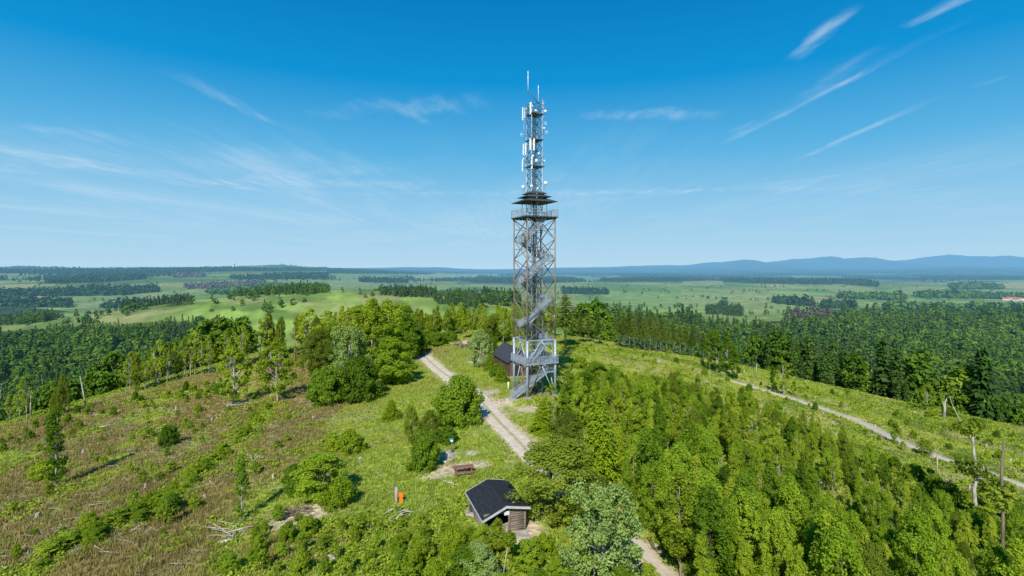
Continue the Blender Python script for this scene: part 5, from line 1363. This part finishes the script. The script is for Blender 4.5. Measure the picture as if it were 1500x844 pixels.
# ------------------------------------------------------------------ sky, sun, camera
SUN_EL, SUN_AZ = 40.0, 12.0     # sun behind the camera, a little to its left
sv = Vector((-math.sin(R(SUN_AZ))*math.cos(R(SUN_EL)), -math.cos(R(SUN_AZ))*math.cos(R(SUN_EL)), math.sin(R(SUN_EL))))
ld = bpy.data.lights.new('sun', 'SUN'); ld.energy = 5.0; ld.angle = R(.53); ld.color = (1.0, .955, .88)
lo = bpy.data.objects.new('sun', ld); col.objects.link(lo); lo.rotation_euler = sv.to_track_quat('Z', 'Y').to_euler(); lo.location = (0, -50, 120)
w = bpy.data.worlds.new('World'); scene.world = w; w.use_nodes = True; t = w.node_tree; t.nodes.clear()
wo = t.nodes.new('ShaderNodeOutputWorld'); bg = t.nodes.new('ShaderNodeBackground')
sky = t.nodes.new('ShaderNodeTexSky'); sky.sky_type = 'NISHITA'; sky.sun_disc = False
sky.sun_elevation = R(SUN_EL); sky.sun_rotation = R(180+SUN_AZ); sky.air_density = 1.2; sky.dust_density = .6; sky.ozone_density = 3.0; sky.altitude = 500
tcv = N(t, 'TexCoord'); sp0 = N(t, 'SeparateXYZ'); t.links.new(tcv.outputs['Generated'], sp0.inputs[0])
zl = math_n(t, 'ADD', math_n(t, 'MULTIPLY', math_n(t, 'MAXIMUM', sp0.outputs['Z'], 0.0), .85), .14)
cbv = N(t, 'CombineXYZ'); t.links.new(sp0.outputs['X'], cbv.inputs[0]); t.links.new(sp0.outputs['Y'], cbv.inputs[1]); t.links.new(zl, cbv.inputs[2])
nv_ = N(t, 'VectorMath', operation='NORMALIZE'); t.links.new(cbv.outputs[0], nv_.inputs[0]); t.links.new(nv_.outputs[0], sky.inputs['Vector'])
# deep clear-air blue overhead, pale blue towards the horizon
grad = ramp(t, sp0.outputs['Z'], [(0.0, (5.0, 7.4, 9.1)), (.10, (3.1, 6.3, 8.8)), (.20, (1.1, 4.8, 8.2)), (.32, (.03, 3.1, 7.1)), (.46, (.0, 2.05, 5.5)), (1.0, (.0, 1.1, 4.2))])
skyc = mixc(t, .975, sky.outputs[0], grad)
tc = N(t, 'TexCoord'); sep = N(t, 'SeparateXYZ'); t.links.new(tc.outputs['Generated'], sep.inputs[0])
zc = math_n(t, 'MAXIMUM', sep.outputs['Z'], .012)
pxn = math_n(t, 'DIVIDE', sep.outputs['X'], zc); pyn = math_n(t, 'DIVIDE', sep.outputs['Y'], zc)
def cloud_noise(sx_, sy_, rot, det, lo_, hi_, off, dist=0.0):
    cb_ = N(t, 'CombineXYZ'); t.links.new(pxn, cb_.inputs[0]); t.links.new(pyn, cb_.inputs[1]); cb_.inputs[2].default_value = off
    mp = N(t, 'Mapping'); mp.inputs['Rotation'].default_value = (0, 0, rot); mp.inputs['Scale'].default_value = (sx_, sy_, 1); mp.inputs['Location'].default_value = (off, off*.7, 0)
    t.links.new(cb_.outputs[0], mp.inputs[0]); n = N(t, 'TexNoise', i_Scale=1.0, i_Detail=det, i_Roughness=.58, i_Distortion=dist); t.links.new(mp.outputs[0], n.inputs['Vector'])
    mr = N(t, 'MapRange', interpolation_type='SMOOTHSTEP'); mr.inputs[1].default_value = lo_; mr.inputs[2].default_value = hi_
    t.links.new(n.outputs['Fac'], mr.inputs[0]); return mr.outputs[0]
def sm(x, a, b):
    mr = N(t, 'MapRange', interpolation_type='SMOOTHSTEP'); mr.inputs[1].default_value = a; mr.inputs[2].default_value = b; t.links.new(x, mr.inputs[0]); return mr.outputs[0]
fine = cloud_noise(5.0, 1.3, .15, 9, .34, .72, 5.0, 1.2)
warp = cloud_noise(3.5, 1.6, .4, 6, 0.0, 1.0, 9.0, .3)
def streak(a, b, wid, amt, soft=1.0):
    """a cirrus streak in the cloud layer, from a to b (plan positions on the layer)"""
    (ax, ay), (bx, by) = a, b; ax, ay, bx, by = ax-.1*(bx-ax), ay-.1*(by-ay), bx+.1*(bx-ax), by+.1*(by-ay); L = math.hypot(bx-ax, by-ay); ux, uy = (bx-ax)/L, (by-ay)/L
    dx = math_n(t, 'SUBTRACT', pxn, ax); dy = math_n(t, 'SUBTRACT', pyn, ay)
    al = math_n(t, 'DIVIDE', math_n(t, 'ADD', math_n(t, 'MULTIPLY', dx, ux), math_n(t, 'MULTIPLY', dy, uy)), L)
    pe = math_n(t, 'ABSOLUTE', math_n(t, 'ADD', math_n(t, 'ADD', math_n(t, 'MULTIPLY', dx, -uy), math_n(t, 'MULTIPLY', dy, ux)), math_n(t, 'MULTIPLY', math_n(t, 'SUBTRACT', warp, .5), wid*2.2)))
    side = math_n(t, 'SUBTRACT', 1.0, sm(pe, 0.0, wid))
    ends = math_n(t, 'MULTIPLY', sm(al, -.08, .25), math_n(t, 'SUBTRACT', 1.0, sm(al, .72, 1.08)))
    return math_n(t, 'MULTIPLY', math_n(t, 'MULTIPLY', side, ends), math_n(t, 'MULTIPLY', math_n(t, 'ADD', math_n(t, 'MULTIPLY', fine, .88), .12), amt*.95))
def pp(px, py): return ((px-CX)/(HY-py), F/(HY-py))
parts = []
for (a, b, wid, amt) in (
    ((1075, 203), (1345, 66), .055, .50), ((1090, 190), (1270, 85), .10, .22),
    ((1175, 232), (1350, 153), .07, .42), ((868, 168), (1040, 168), .16, .40),
    ((1330, 35), (1420, -10), .07, .60), ((1172, 82), (1245, 18), .055, .50),
    ((1425, 128), (1470, 112), .05, .25), ((570, 160), (700, 150), .22, .26), ((565, 145), (625, 180), .08, .24),
    ((-20, 186), (190, 205), .35, .20), ((-20, 212), (200, 255), .30, .42), ((180, 245), (420, 285), .30, .22), ((270, 115), (430, 192), .09, .24),
    ((250, 268), (640, 272), .55, .36), ((380, 262), (560, 246), .30, .30), ((-60, 250), (120, 240), .4, .24), ((520, 284), (1000, 280), .35, .26), ((820, 285), (1240, 272), .30, .22),
    ((820, 300), (1190, 262), .18, .18), ((1000, 285), (1028, 274), .08, .3), ((1110, 265), (1400, 290), .7, .18), ((470, 170), (560, 150), .15, .14), ((1150, 300), (1500, 310), 1.2, .16)):
    parts.append(streak(pp(*a), pp(*b), wid, amt))
cl = parts[0]
for q in parts[1:]: cl = math_n(t, 'ADD', cl, q)
wide = math_n(t, 'MULTIPLY', math_n(t, 'MULTIPLY', cloud_noise(.42, .12, R(10), 6, .36, .74, 2.0, .6), math_n(t, 'ADD', .35, math_n(t, 'MULTIPLY', cloud_noise(6.0, .7, R(8), 10, .30, .72, 7.0, 1.0), .65))), .60)
wide = math_n(t, 'MULTIPLY', math_n(t, 'MULTIPLY', wide, sm(pyn, 3.0, 5.5)), math_n(t, 'SUBTRACT', 1.0, math_n(t, 'MULTIPLY', sm(pxn, -1.5, 2.5), .65)))
cl = math_n(t, 'MINIMUM', math_n(t, 'ADD', cl, wide), .8)
cl = math_n(t, 'MULTIPLY', cl, sm(sep.outputs['Z'], .015, .08))
cc = mixc(t, cl, skyc, (6.2, 8.1, 9.6))
t.links.new(cc, bg.inputs['Color']); bg.inputs['Strength'].default_value = .095
t.links.new(bg.outputs[0], wo.inputs['Surface'])
cam = bpy.data.cameras.new('camera'); co = bpy.data.objects.new('camera', cam); col.objects.link(co)
co.location = (0, 0, CAMZ); co.rotation_euler = (R(90), 0, 0)
cam.sensor_width = 36; cam.lens = F/1500*36; cam.shift_y = -(422-HY)/1500; cam.clip_end = 60000; cam.clip_start = .5
scene.camera = co
scene.render.resolution_x, scene.render.resolution_y = 1024, 576
scene.view_settings.view_transform = 'Standard'; scene.view_settings.look = 'None'; scene.view_settings.exposure = 0
scene.cycles.max_bounces = 8; scene.cycles.diffuse_bounces = 3; scene.cycles.transmission_bounces = 4
